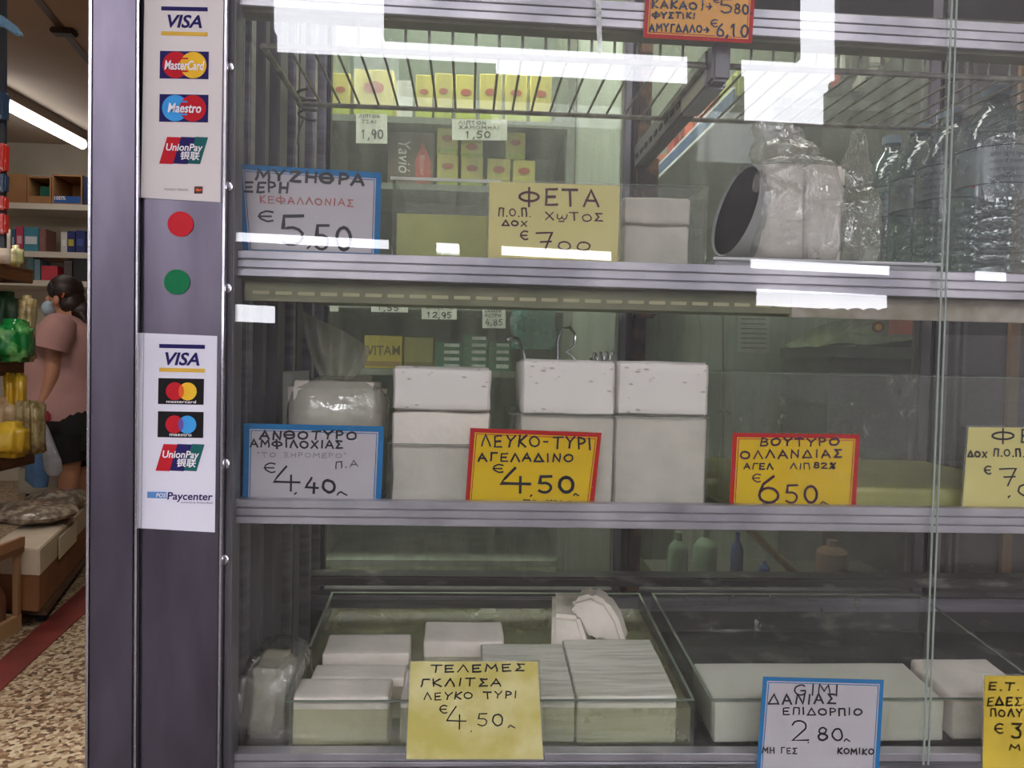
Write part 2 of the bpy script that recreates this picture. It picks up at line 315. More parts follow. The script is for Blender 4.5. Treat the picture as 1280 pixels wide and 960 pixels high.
struct(MB().box(-4.6, 3.2, 6.5, 6.6, 0, CEIL).build('wall_back', wallc))
struct(MB().box(-4.7, -4.6, .9, 6.6, 0, CEIL).build('wall_left', wallc))
struct(MB().box(3.2, 3.3, .9, 6.6, 0, CEIL).build('wall_right', wallc))
struct(MB().box(-.75, 3.2, 2.95, 3.0, 0, CEIL).build('wall_partition', mat('green_grey_wall', S(140, 150, 132), .8, 0, S(122, 132, 116), 3)))
struct(MB().box(-4.6, 3.2, .86, .98, 2.02, CEIL+.1).build('wall_front', flat(70, 68, 66)))
# ceiling seam trim crossing above the entrance
a, b = PZ(45, -2, CEIL-.004), PZ(112, 78, CEIL-.004); d = (b-a).normalized(); n_ = Vector((-d.y, d.x, 0))*.02
a -= d*1; b += d*.6
struct(MB().hexa([a-n_, b-n_, b+n_, a+n_], [p+Vector((0, 0, .003)) for p in (a-n_, b-n_, b+n_, a+n_)]).build('trim_1', flat(92, 72, 58)))
q = PZ(80, 44, CEIL-.03); t = thing('ceiling_clip', 'small dark clip on the ceiling seam above the shop entrance', 'clip', (q.x, q.y, CEIL-.03))
MB().box(q.x-.06, q.x+.06, q.y-.035, q.y+.035, CEIL-.03, CEIL).build('body', flat(60, 48, 42), t, bevel=.008)
# ---- unseen street side behind the photographer: wall gaps shaped to mirror sky in panes
def gap_wall():
    VY = 4.92; mb = MB(); s = .052
    base = [(-110, 38, [(340, 480), (1000, 1048)]), (38, 63, [(344, 862), (926, 1048)]), (63, 76, [(620, 862), (930, 1040)]), (76, 118, [(930, 1034)]), (118, 289, []),
            (289, 302, [(240, 486), (545, 574), (627, 766), (938, 1117), (1220, 1266)]), (302, 326, []), (326, 348, [(945, 1114)]), (348, 380, []), (380, 402, [(270, 344)]), (402, 1150, [])]
    # made-up louvre slots, wider towards the top, to lighten the upper post by reflection
    lv = []; y = -110
    while y < 400:
        op = 15 if y < 40 else (8 if y < 160 else (4.5 if y < 280 else 2)); lv.append((y, y+op)); y += 22
    cuts = sorted(set([v for b_ in base for v in b_[:2]]+[v for l_ in lv for v in l_])); bands = []
    for a_, b_ in zip(cuts, cuts[1:]):
        g_ = [h for y0, y1, h in base if y0 <= a_ and b_ <= y1][0]
        if any(l0 <= a_ and b_ <= l1 for l0, l1 in lv): g_ = [(-800, 232)]+g_
        bands.append((a_, b_, g_))
    for y0, y1, gaps in bands:
        xs = [-2600]+[v for g in gaps for v in g]+[3600]
        for i in range(0, len(xs), 2):
            a, b = xs[i], xs[i+1]; q = [(a, y0+s*(a-300)), (b, y0+s*(b-300)), (b, y1+s*(b-300)), (a, y1+s*(a-300))]
            w_ = [P(x, y, VY) for x, y in q]
            if y1 == 1150: w_[2].z = w_[3].z = 0
            mb.prism([(v.x, v.z) for v in w_], -3.0, -3.06)
    return mb
struct(gap_wall().build('wall_reflection_gaps', flat(84, 80, 80, 90)))
struct(MB().box(-7, 7, -1.35, .86, 2.72, 2.78).build('added_sky_blocker', flat(120, 112, 104, 90)))  # added overhead slab, unseen, cuts the sky light reaching the case
# scalloped hem of the awning in the gap
mb = MB()
for i in range(9):
    mb.prism([(v.x, v.z) for v in [P(x, y, 4.90) for x, y in ell(955+i*19, 390, 10, 5, 12, 180, 375)]], -2.98, -2.985)
struct(mb.build('trim_2', flat(52, 50, 52, 90)))

# ================================================================== DISPLAY CASE
YP = .955                      # the sliding glass
YR = 1.45                      # rear frame
XL = X(286, .99)               # inner left side
XR = 1.62
case = thing('display_case', 'large aluminium and glass refrigerated cheese display case with three shelf levels', 'display case', ((XL+XR)/2, 1.2, 0))
def quadslab(name, pts, Y0, Y1, m, parent=case, bevel=0, **k): return MB().slab(pts, Y0, Y1).build(name, m, parent, bevel=bevel, **k)
# post at left : outer face, groove, inner face
mb = MB().slab([(114, -60), (173, -60), (167, 1010), (108, 1010)], .930, 1.02)
p0, p1 = P(114, -60, .93), P(107, 1010, .93)
post = mb.build('corner_post', alu_post, case, bevel=.003)
MB().slab([(171, -60), (183, -60), (176, 1010), (166, 1010)], .945, 1.0).build('groove', alu_dark, post)
mb = MB().slab([(181, -60), (284, -60), (273, 1010), (174, 1010)], .936, 1.0)
mb.build('inner_face', alu_post, post, bevel=.003)
quadslab('bright_edge', [(111.5, -60), (115, -60), (109, 1010), (106, 1010)], .9285, .935, chrome, post)
quadslab('bright_edge', [(171.5, -60), (174, -60), (169.5, 1010), (167, 1010)], .9285, .935, chrome, post)
quadslab('bright_edge', [(281.5, -60), (284.5, -60), (273.5, 1010), (271, 1010)], .9345, .94, chrome, post)
st = quadslab('stile', [(286, -60), (295, -60), (287, 1010), (277, 1010)], .95, .985, alu_dark, case, .002)
for y in (82, 232, 360, 580, 700): 
    c = P(289-y*.011, y, .949); MB().ellipsoid(c, .004, .002, .007).build('catch', chrome, st, smooth=True)
# perforated support strip just inside
mb = MB(); x_ = 303
mb.slab([(299, -20), (306, -20), (296, 945), (289, 945)], 1.0, 1.003)
ss = mb.build('slotted_strip', alu, case)
mb = MB()
for i in range(70):
    y = 60+i*8.2
    if 300 < y < 350 or y > 625: continue
    xx = 302.5-(y/960)*10; mb.slab([(xx-2, y), (xx+2, y), (xx+2, y+3.6), (xx-2, y+3.6)], .9985, .9995)
mb.build('slot', rubber, ss)['kind'] = 'stuff'
# case body: cabinet below, side, head, rear frame
zd = Z(640, 943, .99)          # deck height
MB().box(XL-.01, XR, .965, YR+.06, .06, zd-.012).build('base_cabinet', steel, case, bevel=.004)
MB().box(XL+.03, XR-.04, 1.0, YR, 0, .06).build('plinth', rubber, case)
MB().box(XL-.17, XL, .936, YR+.03, 0, zd-.012).build('base_cabinet', alu_post, case, bevel=.004)
MB().box(XL-.035, XL-.004, 1.0, YR+.06, zd, 1.97).build('side_wall', alu_dark, case)
MB().box(XR, XR+.03, .97, YR+.06, 0, 1.97).build('side_wall', alu_dark, case)
MB().box(XL-.17, XR+.03, .945, YR+.06, 1.95, 2.02).build('head', alu_dark, case)
# ribs on the left side wall
for (y0, y1, dx, m_) in ((1.03, 1.055, .012, alu), (1.10, 1.125, .012, alu_dark), (1.15, 1.20, .020, alu_dark), (1.225, 1.245, .026, alu), (1.28, 1.325, .020, alu_dark), (1.35, 1.375, .03, alu), (1.40, 1.44, .016, rubber)):
    MB().box(XL-.004, XL+dx, y0, y1, zd, 1.95).build('side_rib', m_, case, bevel=.002)
def vbar(name, x0, x1, Y0, Y1, m_, z0=None, z1=1.95, bev=.003):
    return MB().box(X(x0, Y0), X(x1, Y0), Y0, Y1, z0 if z0 is not None else zd, z1).build(name, m_, case, bevel=bev)
zs = Z(400, 742, YR)           # sill of the rear panes
fr = vbar('rear_stile', 378, 403, YR, YR+.03, alu, zs-.02)
vbar('rear_gasket', 403, 408, YR+.004, YR+.03, rubber, zs)
MB().box(XL, XR, YR-.01, YR+.03, zs-.03, zs-.004).build('rear_sill', alu, case, bevel=.003)
MB().box(XL, XR, YR, YR+.03, zs-.004, zs+.008).build('rear_sill', alu_dark, case, bevel=.002)
MB().box(XL, XR, YR+.0, YR+.012, zd, zs-.03).build('well_back', steel, case)
MB().box(XL, XR, YR-.05, YR, zd+.10, zd+.118).build('well_ledge', steel, case, bevel=.004)
MB().box(XL, XR, 1.0, YR, zd-.012, zd).build('deck', steel, case)
rust = mat('rusty_metal', S(60, 52, 44), .7, .2, S(120, 92, 66), 30, .5, 60, ramp=(.45, .62))
vbar('rear_stile', 772, 782, YR, YR+.03, alu_dark, zs)
vbar('rear_gasket', 782, 789, YR-.002, YR+.03, rubber, zs)
vbar('rear_stile', 789, 806, YR, YR+.03, rust, zs)
vbar('rear_stile', 1148, 1164, YR, YR+.03, alu_dark, zs)
vbar('rear_gasket', 1164, 1178, YR-.003, YR+.03, rubber, zs)
for n_, (a, b) in enumerate(((404, 776), (802, 1152), (1176, 1600))):
    MB().box(X(a, YR), X(b, YR), YR+.012, YR+.017, zs, 1.95).build('rear_pane', rear_m if n_ < 2 else tray_m, case)
MB().box(XL, XR, YR, YR+.03, 1.90, 1.95).build('rear_head', alu_dark, case)
MB().box(X(806, YR), XR, YR+.002, YR+.010, Z(1120, 42, YR), 1.90).build('upper_panel', flat(24, 24, 24, 50), case)
for x in (1158, 1164):
    MB().box(X(x, 1.41), X(x, 1.41)+.003, 1.41, 1.42, 1.25, 1.55).build('hanger_strip', alu, case)
# rails
def rail(name, xl, yl0, yl1, xr, yr0, yr1, ridges=3, Y0=.966, Y1=.992):
    mb = MB(); mb.slab([(xl, yl0+1), (xr, yr0+1), (xr, yr1-1), (xl, yl1-1)], Y0+.004, Y1)
    for k in range(ridges):
        a0, a1 = (k+.06)/ridges, (k+.94)/ridges
        if k == 0: a0 = 0
        mb.slab([(xl, yl0+(yl1-yl0)*a0), (xr, yr0+(yr1-yr0)*a0), (xr, yr0+(yr1-yr0)*a1), (xl, yl0+(yl1-yl0)*a1)], Y0, Y0+.006)
    return mb.build(name, alu_rail, case, bevel=.0007, seg=1)
rail('shelf_rail', 288, 624, 655, 1420, 638, 670)
rail('shelf_rail', 288, 312, 345, 1420, 347, 380)
rail('shelf_rail', 288, -26, 6, 1420, 38, 73)
rail('sill_rail', 278, 942, 972, 1420, 942, 975)
MB().box(XL, XR, .962, .990, zd-.03, zd-.002).build('sill', alu_dark, case, bevel=.002)
# under-lips of the upper rails
quadslab('shelf_lip', [(300, 6), (1420, 73), (1420, 80), (300, 14)], .975, 1.0, olive)
# sliding panes at the front
MB().box(X(286, YP), X(1175, YP), YP, YP+.004, zd-.01, 1.95).build('sliding_pane', pane_m, case)
MB().box(X(1168, YP+.006), XR, YP+.006, YP+.010, zd-.01, 1.95).build('sliding_pane', pane_m, case)
for x in (1171, 1177):
    MB().box(X(x, YP-.0005), X(x, YP-.0005)+.0022, YP-.0012, YP+.0002, zd, 1.95).build('pane_edge', mat('glass_edge', S(150, 160, 150), .3, .2), case)
# shelf boards
def zpl(px, py, Y): return Z(px, py, Y)
zA = Z(780, 346, .98); zB = Z(780, 645, .98)
boardm = mat('shelf_enamel', S(168, 172, 140), .45, 0, S(140, 146, 112), 9)
sh = MB().box(XL+.002, XR, .992, 1.40, zA-.018, zA-.008).build('shelf_board', boardm, case, bevel=.002)
sl = Z(780, 367, .985)
mb = MB(); mb2 = MB()
x = XL+.03
mb.box(XL+.02, .42, .985, .991, zA-.042, zA-.018)
lp = mb.build('slotted_lip', olive, sh)
slm = flat(186, 182, 146, 40)
while x < .40:
    MB().box(x, x+.021, .9835, .985, zA-.034, zA-.0295).build('slot', slm, lp, bevel=.0005); x += .028
MB().box(.42, 1.0, .985, .991, zA-.046, zA-.018).build('lip', mat('pinkish_enamel', S(190, 180, 168), .5, 0, S(150, 142, 122), 25), sh, bevel=.001)
MB().box(XL+.002, XR, .992, 1.36, zB-.016, zB-.006).build('shelf_board', boardm, case, bevel=.002)
# centre support arm near the top, running from front to back
xa = X(800, YR, 200); za = Z(800, 200, YR)
arm = MB().box(xa-.012, xa+.012, .98, YR, za-.02, za+.028).build('support_arm', alu_dark, case, bevel=.004)
MB().box(xa-.0145, xa+.0145, 1.0, 1.12, za-.023, za+.030).build('arm_sleeve', alu, arm, bevel=.004)
for k in range(9): MB().box(xa-.0135, xa-.0118, 1.13+k*.035, 1.15+k*.035, za-.004, za+.004).build('slot', rubber, arm)
MB().box(xa-.01, xa+.03, YR-.03, YR, za-.30, za+.0).build('post_bracket', rust, case, bevel=.004)
# smear of old tape on the glass top
quadslab('tape_strip', [(744, -10), (751, -10), (753, 66), (747, 66)], YP-.0008, YP-.0001, glassy('old_tape', (.9, .92, .9), .1, .8, (.85, .88, .85), .1, 60, hmin=.2))

# wire shelves
def wire_shelf(x0, x1, label, n):
    z = 1.452; y0, y1 = 1.0, 1.22
    t = thing('wire_shelf', label, 'wire shelf', ((x0+x1)/2, 1.1, z), 'white wire shelves near the top of the case')
    MB().tube([(x0, y0, z), (x1, y0, z)], .0042).build('front_bar', wire_m, t, smooth=True)
    MB().tube([(x0, y1, z), (x1, y1, z)], .0038).build('rear_bar', wire_m, t, smooth=True)
    MB().tube([(x0, y0, z), (x0, y1, z)], .0042).build('side_bar', wire_m, t, smooth=True)
    MB().tube([(x1, y0, z), (x1, y1, z)], .0042).build('side_bar', wire_m, t, smooth=True)
    MB().tube([(x0, y0-.006, z+.07), (x1, y0-.006, z+.07)], .003).build('lip_bar', wire_m, t, smooth=True)
    first = None
    for i in range(1, n):
        x = x0+(x1-x0)*i/n
        if first is None:
            first = MB().tube([(x, y1+.002, z+.004), (x, y0, z+.004), (x, y0-.006, z+.072)], .0019, 6).build('wire', wire_m, t, smooth=True, origin=(x, y0, z)); fx = x
        else:
            o = first.copy(); COL.objects.link(o); o.location.x += x-fx
    return t
wire_shelf(XL+.035, xa-.016, 'wire shelf running from the left side wall to the centre support arm', 19)
wire_shelf(xa+.016, 1.30, 'wire shelf to the right of the centre support arm, above the bottles', 33)
# knotted cable hook at the rear left corner
q = Vector((XL+.045, 1.22, 1.44))
t = thing('cable_hook', 'small knotted cable hook at the rear left corner of the wire shelf', 'hook', q)
mb = MB(); mb.tube([q+Vector((.012*math.cos(a)*(1+.02*a), .012*math.sin(a), -.012+.0025*a)) for a in [i*.5 for i in range(36)]], .0022, 6)
mb.build('coil', flat(90, 90, 84), t, smooth=True)
MB().tube([q+Vector((-.005, 0, -.01)), q+Vector((-.012, 0, -.03)), q+Vector((-.014, 0, -.05))], .002, 6).build('tail', flat(130, 130, 122), t, smooth=True)

# ================================================================== STICKERS ON THE POST
white_s = flat(226, 218, 214, 35); white_s2 = flat(228, 226, 236, 35)
navy = flat(36, 30, 92, 40); gold = flat(222, 178, 72, 40); red = flat(196, 30, 42, 40); yel = flat(240, 190, 50, 40); sky = flat(66, 160, 226, 40); black = flat(22, 18, 20, 45); wht = flat(240, 236, 238, 40); dgreen = flat(28, 98, 96, 40); blue2 = flat(50, 120, 196, 40); purple = flat(104, 84, 160, 40); orange = flat(226, 98, 40, 40)
YS = .9350
def visa(t, cx, y, w_, bar0, bar1):
    poly(t, 'blue_bar', [(cx-w_, bar0-3.6), (cx+w_, bar0-2.4), (cx+w_, bar0+2.6), (cx-w_, bar0+1.4)], navy, YS-.0006)
    print_text(t, 'VISA', cx-21, y-9, cx+22, y+7.5, navy, YS-.0006, .25, .028)
    poly(t, 'gold_bar', [(cx-w_, bar1-3), (cx+w_, bar1-1.6), (cx+w_, bar1+3.4), (cx-w_, bar1+2)], gold, YS-.0006)
def union(t, cx, cy):
    w_, h = 27.5, 17
    def par(x0, x1): return [(cx+x0*w_+5, cy-h), (cx+x1*w_+5, cy-h+.6), (cx+x1*w_-5, cy+h), (cx+x0*w_-5, cy+h-.6)]
    L_ = poly(t, 'emblem', par(-.93, -.30), red, YS-.0006); poly(t, 'emblem', par(-.30, .36), navy, YS-.0006); poly(t, 'emblem', par(.36, .93), dgreen, YS-.0006)
    print_text(t, 'UnionPay', cx-22, cy-9, cx+24, cy+3, wht, YS-.0011, .18, .02)
    print_text(t, '银联', cx-4, cy+1, cx+20, cy+12, wht, YS-.0011, .15, .02)
stk = thing('card_sticker', 'upper cream sticker with four payment card logos on the post', 'sticker', P(225, 249, YS), 'payment card stickers on the post')
poly(stk, 'backing', [(181, -30), (280, -30), (275.5, 253), (176, 247)], white_s, YS-.0002)
visa(stk, 230.5, 27, 29, 11.5, 42)
def duo(t, cx, cy, c1, c2, word, back, hh=17.5, ww=30.5, r=16.5, d=11, tx=(-25, -6, 25, 6), sh=.2, bold=.02):
    poly(t, 'logo_field', [(cx-ww, cy-hh), (cx+ww, cy-hh+1), (cx+ww-.6, cy+hh+.5), (cx-ww-.6, cy+hh-.5)], back, YS-.0005)
    poly(t, 'logo_disc', ell(cx-d, cy, r, r), c1, YS-.0009); poly(t, 'logo_disc', ell(cx+d, cy+.3, r, r), c2, YS-.0012)
    return print_text(t, word, cx+tx[0], cy+tx[1], cx+tx[2], cy+tx[3], wht, YS-.0022, sh, bold)
duo(stk, 230.5, 81, red, yel, 'MasterCard', navy)
for k in range(5):
    poly(stk, 'logo_stripe', [(225, 72+k*4), (235, 72.2+k*4), (235, 74+k*4), (225, 73.8+k*4)], yel if k % 2 else red, YS-.0017)
duo(stk, 230, 135, sky, red, 'Maestro', navy, tx=(-20.5, -6.5, 21.5, 5.5))
for k in range(5):
    poly(stk, 'logo_stripe', [(225, 126+k*4), (234, 126.2+k*4), (234, 128+k*4), (225, 127.8+k*4)], red if k % 2 else sky, YS-.0017)
union(stk, 229.5, 188)
print_text(stk, 'TRAPEZA PEIRAIOS', 205, 235.3, 235, 238, flat(90, 86, 90), YS-.0006)
poly(stk, 'bank_square', [(243, 233), (253.5, 233), (253, 242), (242.6, 242)], flat(74, 28, 22), YS-.0006)
mb = MB().slab([(244.5, 237), (247, 235.2), (249.5, 237), (252, 236), (251.5, 238.4), (248, 239), (245, 238.6)], YS-.0009, YS-.0007); mb.build('bank_mark', orange, stk)
s2 = thing('card_sticker', 'lower white sticker with payment card logos reaching the middle of the post', 'sticker', P(222, 664, YS), 'payment card stickers on the post')
poly(s2, 'backing', [(174.5, 416), (271.5, 420), (268.5, 665.5), (170.5, 660)], white_s2, YS-.0002)
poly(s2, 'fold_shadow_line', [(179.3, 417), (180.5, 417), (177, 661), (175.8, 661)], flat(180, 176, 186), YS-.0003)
visa(s2, 227.5, 449, 28.5, 433.5, 462.5)
duo(s2, 226.5, 489, red, yel, 'mastercard', black, 16.5, 28.5, 11.2, 8, (-18.5, 11, 18.5, 14.5), 0, .012)
poly(s2, 'logo_overlap', [(226.5+3.3*math.cos(a)*1.0, 489.2+7.8*math.sin(a)) for a in [2*math.pi*k/16 for k in range(16)]], orange, YS-.0016)
duo(s2, 226, 530.5, red, sky, 'maestro', black, 16.5, 28.5, 11.2, 8, (-14, 11, 13.5, 14.5), 0, .012)
poly(s2, 'logo_overlap', [(226+3.3*math.cos(a)*1.0, 530.7+7.8*math.sin(a)) for a in [2*math.pi*k/16 for k in range(16)]], purple, YS-.0016)
union(s2, 225, 572)
poly(s2, 'blue_band', [(184, 614.5), (208, 615), (208, 623), (184, 622.5)], flat(96, 150, 210, 40), YS-.0006)
print_text(s2, 'POS', 195, 616.3, 207.5, 621.6, wht, YS-.0011, .2, .02)
print_text(s2, 'Paycenter', 209, 615, 266, 627.5, navy, YS-.0006, .12, .018)
print_text(s2, 'powered by Piraeus Bank', 226, 626.8, 266, 629.6, navy, YS-.0006, .1)
for (x, y, m_, lb) in ((225.5, 280, flat(206, 42, 52, 35), 'round red sticker dot on the post'), (221, 352.5, flat(24, 120, 74, 35), 'round green sticker dot on the post')):
    o = MB().slab(ell(x, y, 16.2, 15.8, 40), YS-.0004, YS).build('round_sticker', m_); tag(o, lb, 'sticker', 'round dots on the post')

# ================================================================== PRICE CARDS
ink = mat('black_marker', S(20, 17, 20), .45); ink2 = mat('brown_marker', S(66, 20, 28), .45); inkf = mat('faded_marker', S(150, 140, 150), .5); inkr = mat('faded_red_marker', S(178, 98, 92), .5); inkp = mat('thin_pen', S(62, 58, 60), .5)
cardw = mat('white_card', S(205, 198, 205), .22, 0, S(196, 188, 194), 9, .05, 14, coat=.3)
cardp = mat('pale_yellow_card', S(228, 216, 140), .3, 0, S(218, 204, 126), 9, .05, 14, coat=.3)
cardy = mat('yellow_card', S(232, 196, 14), .22, 0, S(222, 180, 6), 9, .08, 14, coat=.3)
cardo = mat('orange_card', S(232, 160, 16), .25, 0, S(222, 146, 10), 9, .08, 14, coat=.3)
cardold = mat('aged_yellow_card', S(216, 200, 110), .4, 0, S(238, 226, 164), 14, .08, 20, ramp=(.4, .6))
bblue = flat(26, 118, 178, 30); bred = flat(190, 30, 26, 30)
clear_edge = glassy('laminate', (.97, .97, .96), .05, .1, (.9, .9, .9), hmin=.1)
def frame_mb(q, q2, Y0, Y1):
    mb = MB()
    for i in range(4):
        j = (i+1) % 4; mb.slab([q[i], q[j], q2[j], q2[i]], Y0, Y1)
    return mb
def card(label, q, m_, Y, border=None, bw=8, line=True, loc=None):
    q = list(q); b = P((q[2][0]+q[3][0])/2, (q[2][1]+q[3][1])/2, Y)
    t = thing('price_card', label, 'price card', b, 'handwritten price cards in the case')
    MB().slab(q, Y, Y+.0009).build('card', m_, t)
    if border:
        q2 = inset(q, bw); frame_mb(q, q2, Y-.0004, Y-.0001).build('border', border, t)
        if line:
            q3 = inset(q2, 1.6); q4 = inset(q2, 2.5); frame_mb(q3, q4, Y-.0004, Y-.0001).build('border_line', border, t)
    else:
        frame_mb(inset(q, -2.5), q, Y+.0002, Y+.0006).build('laminate_rim', clear_edge, t)
    return t
YC = .9945
t = card('orange price card with red border hanging at the very top of the case', [(808, -24), (945, -24), (940, 54), (804, 47)], cardo, .9615, bred, 5)
marker(t, 'ΚΑΚΑΟ', 815, 871, 10, 9, 2.6, ink, .9608); marker(t, '}>', 876, 889, 12, 12, 1.8, ink, .9608)
marker(t, '€', 892, 898, 3, 6, 1.6, ink, .9608); marker(t, '5', 901, 916, 15, 17, 2.6, ink, .9608); marker(t, '80.', 918, 940, 17, 12, 2.4, ink, .9608)
marker(t, 'ΦΥΣΤΙΚΙ', 815, 868, 22, 7, 2.2, ink, .9608); marker(t, 'ΑΜΥΓΔΑΛΟ>', 812, 886, 39, 9, 2.2, ink, .9608)
marker(t, '€', 889, 896, 33, 9, 1.8, ink, .9608); marker(t, '6,10', 896, 934, 45, 15, 2.6, ink, .9608)
t = card('white price card with blue border reading 5,50 at the left of the upper shelf', [(296, 205), (477, 216), (474, 326), (304, 321)], cardw, YC+.001, bblue, 7)
Y = YC+.0002
marker(t, 'ΜΥΖΗΘΡΑ', 320, 454, 224, 12.5, 3.4, ink, Y, .05); marker(t, 'ΞΕΡΗ', 306, 359, 240, 12, 3.0, ink, Y, .01)
marker(t, 'ΚΕΦΑΛΛΟΝΙΑΣ', 325, 441, 253, 8.5, 1.5, inkr, Y, .045); marker(t, '€', 324, 340, 276, 13, 2.6, ink, Y)
marker(t, '5', 352, 382, 305, 36, 4.4, ink, Y, .0, .03); marker(t, ',', 384, 388, 308, 10, 3, ink, Y); marker(t, '50', 394, 438, 312, 30, 4.0, ink, Y, .04, .03)
t = card('pale yellow price card reading 7,00 in the middle of the upper shelf', [(612, 227), (775, 232), (772, 334), (610, 330)], cardp, YC+.001); Y = YC+.0002
marker(t, 'ΦΕΤΑ', 649, 748, 256, 20, 3.2, ink2, Y, .02, .03); marker(t, 'Π.Ο.Π.', 623, 663, 270, 10, 1.8, ink2, Y); marker(t, 'ΧωΤΟΣ', 682, 753, 275, 9.5, 1.8, ink2, Y)
marker(t, 'ΔΟΧ', 628, 658, 282, 6.5, 1.8, ink2, Y); marker(t, '€', 651, 659, 299, 11, 2.2, ink2, Y); marker(t, '7', 671, 692, 312, 22, 2.6, ink2, Y, 0, .02); marker(t, '00', 697, 736, 313, 11, 2.2, ink2, Y); marker(t, 'λ', 740, 746, 318, 6, 1.8, ink2, Y)
t = card('white price card with blue border reading 4,40 at the left of the middle shelf', [(305, 529), (480, 533), (476, 640), (303, 636)], cardw, YC, bblue, 7); Y = YC-.0008
marker(t, 'ΑΝΘΟΤΥΡΟ', 325, 445, 549, 10, 2.6, ink, Y, .0, .06); marker(t, 'ΑΜΦΙΛΟΧΙΑΣ', 313, 428, 559, 9, 2.5, ink, Y, .01, .08); marker(t, '"ΤΟ ΞΗΡΟΜΕΡΟ"', 322, 432, 571, 5.5, 1.3, inkf, Y, .01)
marker(t, '€', 331, 343, 590, 12, 2, ink, Y); marker(t, '4', 343, 374, 610, 26, 3.0, ink, Y, .0, .02); marker(t, ',', 368, 371, 616, 7, 2.4, ink, Y); marker(t, '40', 382, 418, 615, 16, 3, ink, Y); marker(t, 'λ', 421, 433, 618, 10, 2.2, ink, Y); marker(t, 'Π.Α', 419, 447, 586, 8, 1.4, inkp, Y, -.1)
t = card('bright yellow price card with red border reading 4,50 in front of stacked white cheese', [(588, 535), (752, 541), (741, 644), (581, 638)], cardy, YC, bred, 5.5); Y = YC-.0008
marker(t, 'ΛΕΥΚΟ-ΤΥΡΙ', 602, 739, 558, 14, 2.4, ink, Y, .02); marker(t, 'ΑΓΕΛΑΔΙΝΟ', 598, 716, 576, 9.5, 2.3, ink, Y, .01); marker(t, '€', 617, 628, 590, 10, 2.2, ink, Y)
marker(t, '4', 627, 662, 612, 26, 4, ink, Y, .0, .02); marker(t, ',', 663, 665, 619, 6, 2.6, ink, Y); marker(t, '50', 673, 716, 616, 20, 4, ink, Y, .0, .03); marker(t, 'λ', 717, 723, 619, 6, 2, ink, Y); marker(t, 'ΤΟ ΚΙΛΟ', 654, 716, 632, 7, 2.4, ink, Y)
t = card('bright yellow price card with red border reading 6,50 in front of the butter tray', [(916, 541), (1075, 543), (1069, 648), (911, 645)], cardy, YC, bred, 5.5); Y = YC-.0008
marker(t, 'ΒΟΥΤΥΡΟ', 950, 1048, 557, 9.5, 2.3, ink2, Y, .0); marker(t, 'ΟΛΛΑΝΔΙΑΣ', 926, 1052, 573, 9.5, 2.2, ink2, Y, -.01); marker(t, 'ΑΓΕΛ', 930, 966, 586, 7, 1.8, ink, Y); marker(t, 'ΛΙΠ', 988, 1012, 586, 7, 1.8, ink, Y); marker(t, '82%', 1017, 1044, 585, 7, 2, ink, Y)
marker(t, '€', 941, 950, 602, 10, 1.8, ink2, Y); marker(t, '6', 948, 974, 628, 33, 3, ink2, Y, 0, .02); marker(t, ',', 969, 972, 631, 6, 2, ink2, Y); marker(t, '50', 982, 1021, 629, 22, 3, ink2, Y, .0, .03); marker(t, 'λ', 1025, 1035, 630, 9, 2, ink2, Y)
t = card('pale yellow price card cut off by the right edge on the middle shelf', [(1211, 534), (1330, 535), (1330, 650), (1202, 645)], cardp, YC); Y = YC-.0008
marker(t, 'ΦΕΤΑ', 1240, 1350, 553, 16, 2.6, ink, Y, .0, .02); marker(t, 'ΔΟΧ', 1210, 1233, 571, 7, 2, ink, Y); marker(t, 'Π.Ο.Π.', 1242, 1280, 570, 9, 2, ink, Y); marker(t, '€', 1231, 1238, 592, 10, 2.2, ink, Y); marker(t, '7', 1250, 1272, 605, 20, 2.2, ink, Y, 0, .02); marker(t, ',', 1260, 1263, 620, 8, 2.4, ink, Y); marker(t, '00', 1272, 1312, 620, 14, 2.6, ink, Y)
YC2 = .9608
t = card('aged yellow price card reading 4,50 leaning in front of the left cheese tray', [(513, 827), (672, 827), (679, 949), (508, 949)], cardold, YC2); Y = YC2-.0008
marker(t, 'ΤΕΛΕΜΕΣ', 538, 655, 840, 8.5, 2, ink, Y, -.01); marker(t, 'ΓΚΛΙΤΣΑ', 526, 626, 858, 9, 1.9, ink, Y, -.01); marker(t, 'ΛΕΥΚΟ ΤΥΡΙ', 530, 645, 875, 8.5, 1.8, ink, Y, -.02); marker(t, '€', 550, 558, 891, 10, 1.8, ink, Y); marker(t, '4', 559, 582, 908, 24, 2, ink, Y, 0, .02); marker(t, '.', 587, 590, 914, 6, 2, ink, Y); marker(t, '50', 597, 628, 908, 15, 1.8, ink, Y, 0); marker(t, 'λ', 635, 643, 909, 7, 1.8, ink, Y)
t = card('white price card with blue border reading 2,80 in front of the right lower tray', [(954, 846), (1105, 850), (1098, 975), (945, 972)], cardw, YC2+.001, bblue, 5); Y = YC2+.0002
marker(t, 'GIMI', 993, 1047, 869, 13, 2.1, ink, Y, .0); marker(t, 'ΔΑΝΙΑΣ', 961, 1044, 880, 12, 2.2, ink, Y, .0); marker(t, 'ΕΠΙΔΟΡΠΙΟ', 979, 1077, 893, 8.5, 2, ink, Y, .01); marker(t, '2', 990, 1011, 926, 26, 2.3, ink, Y, 0, .02); marker(t, '.', 1009, 1011, 928, 5, 2, ink, Y); marker(t, '80', 1022, 1053, 926, 16, 2.6, ink, Y, 0); marker(t, 'λ', 1055, 1062, 926, 7, 2, ink, Y)
marker(t, 'ΜΗ ΓΕΣ', 953, 996, 941, 7, 1.6, inkp, Y); marker(t, 'ΚΟΜΙΚΟ', 1047, 1092, 942, 7, 2, ink, Y)
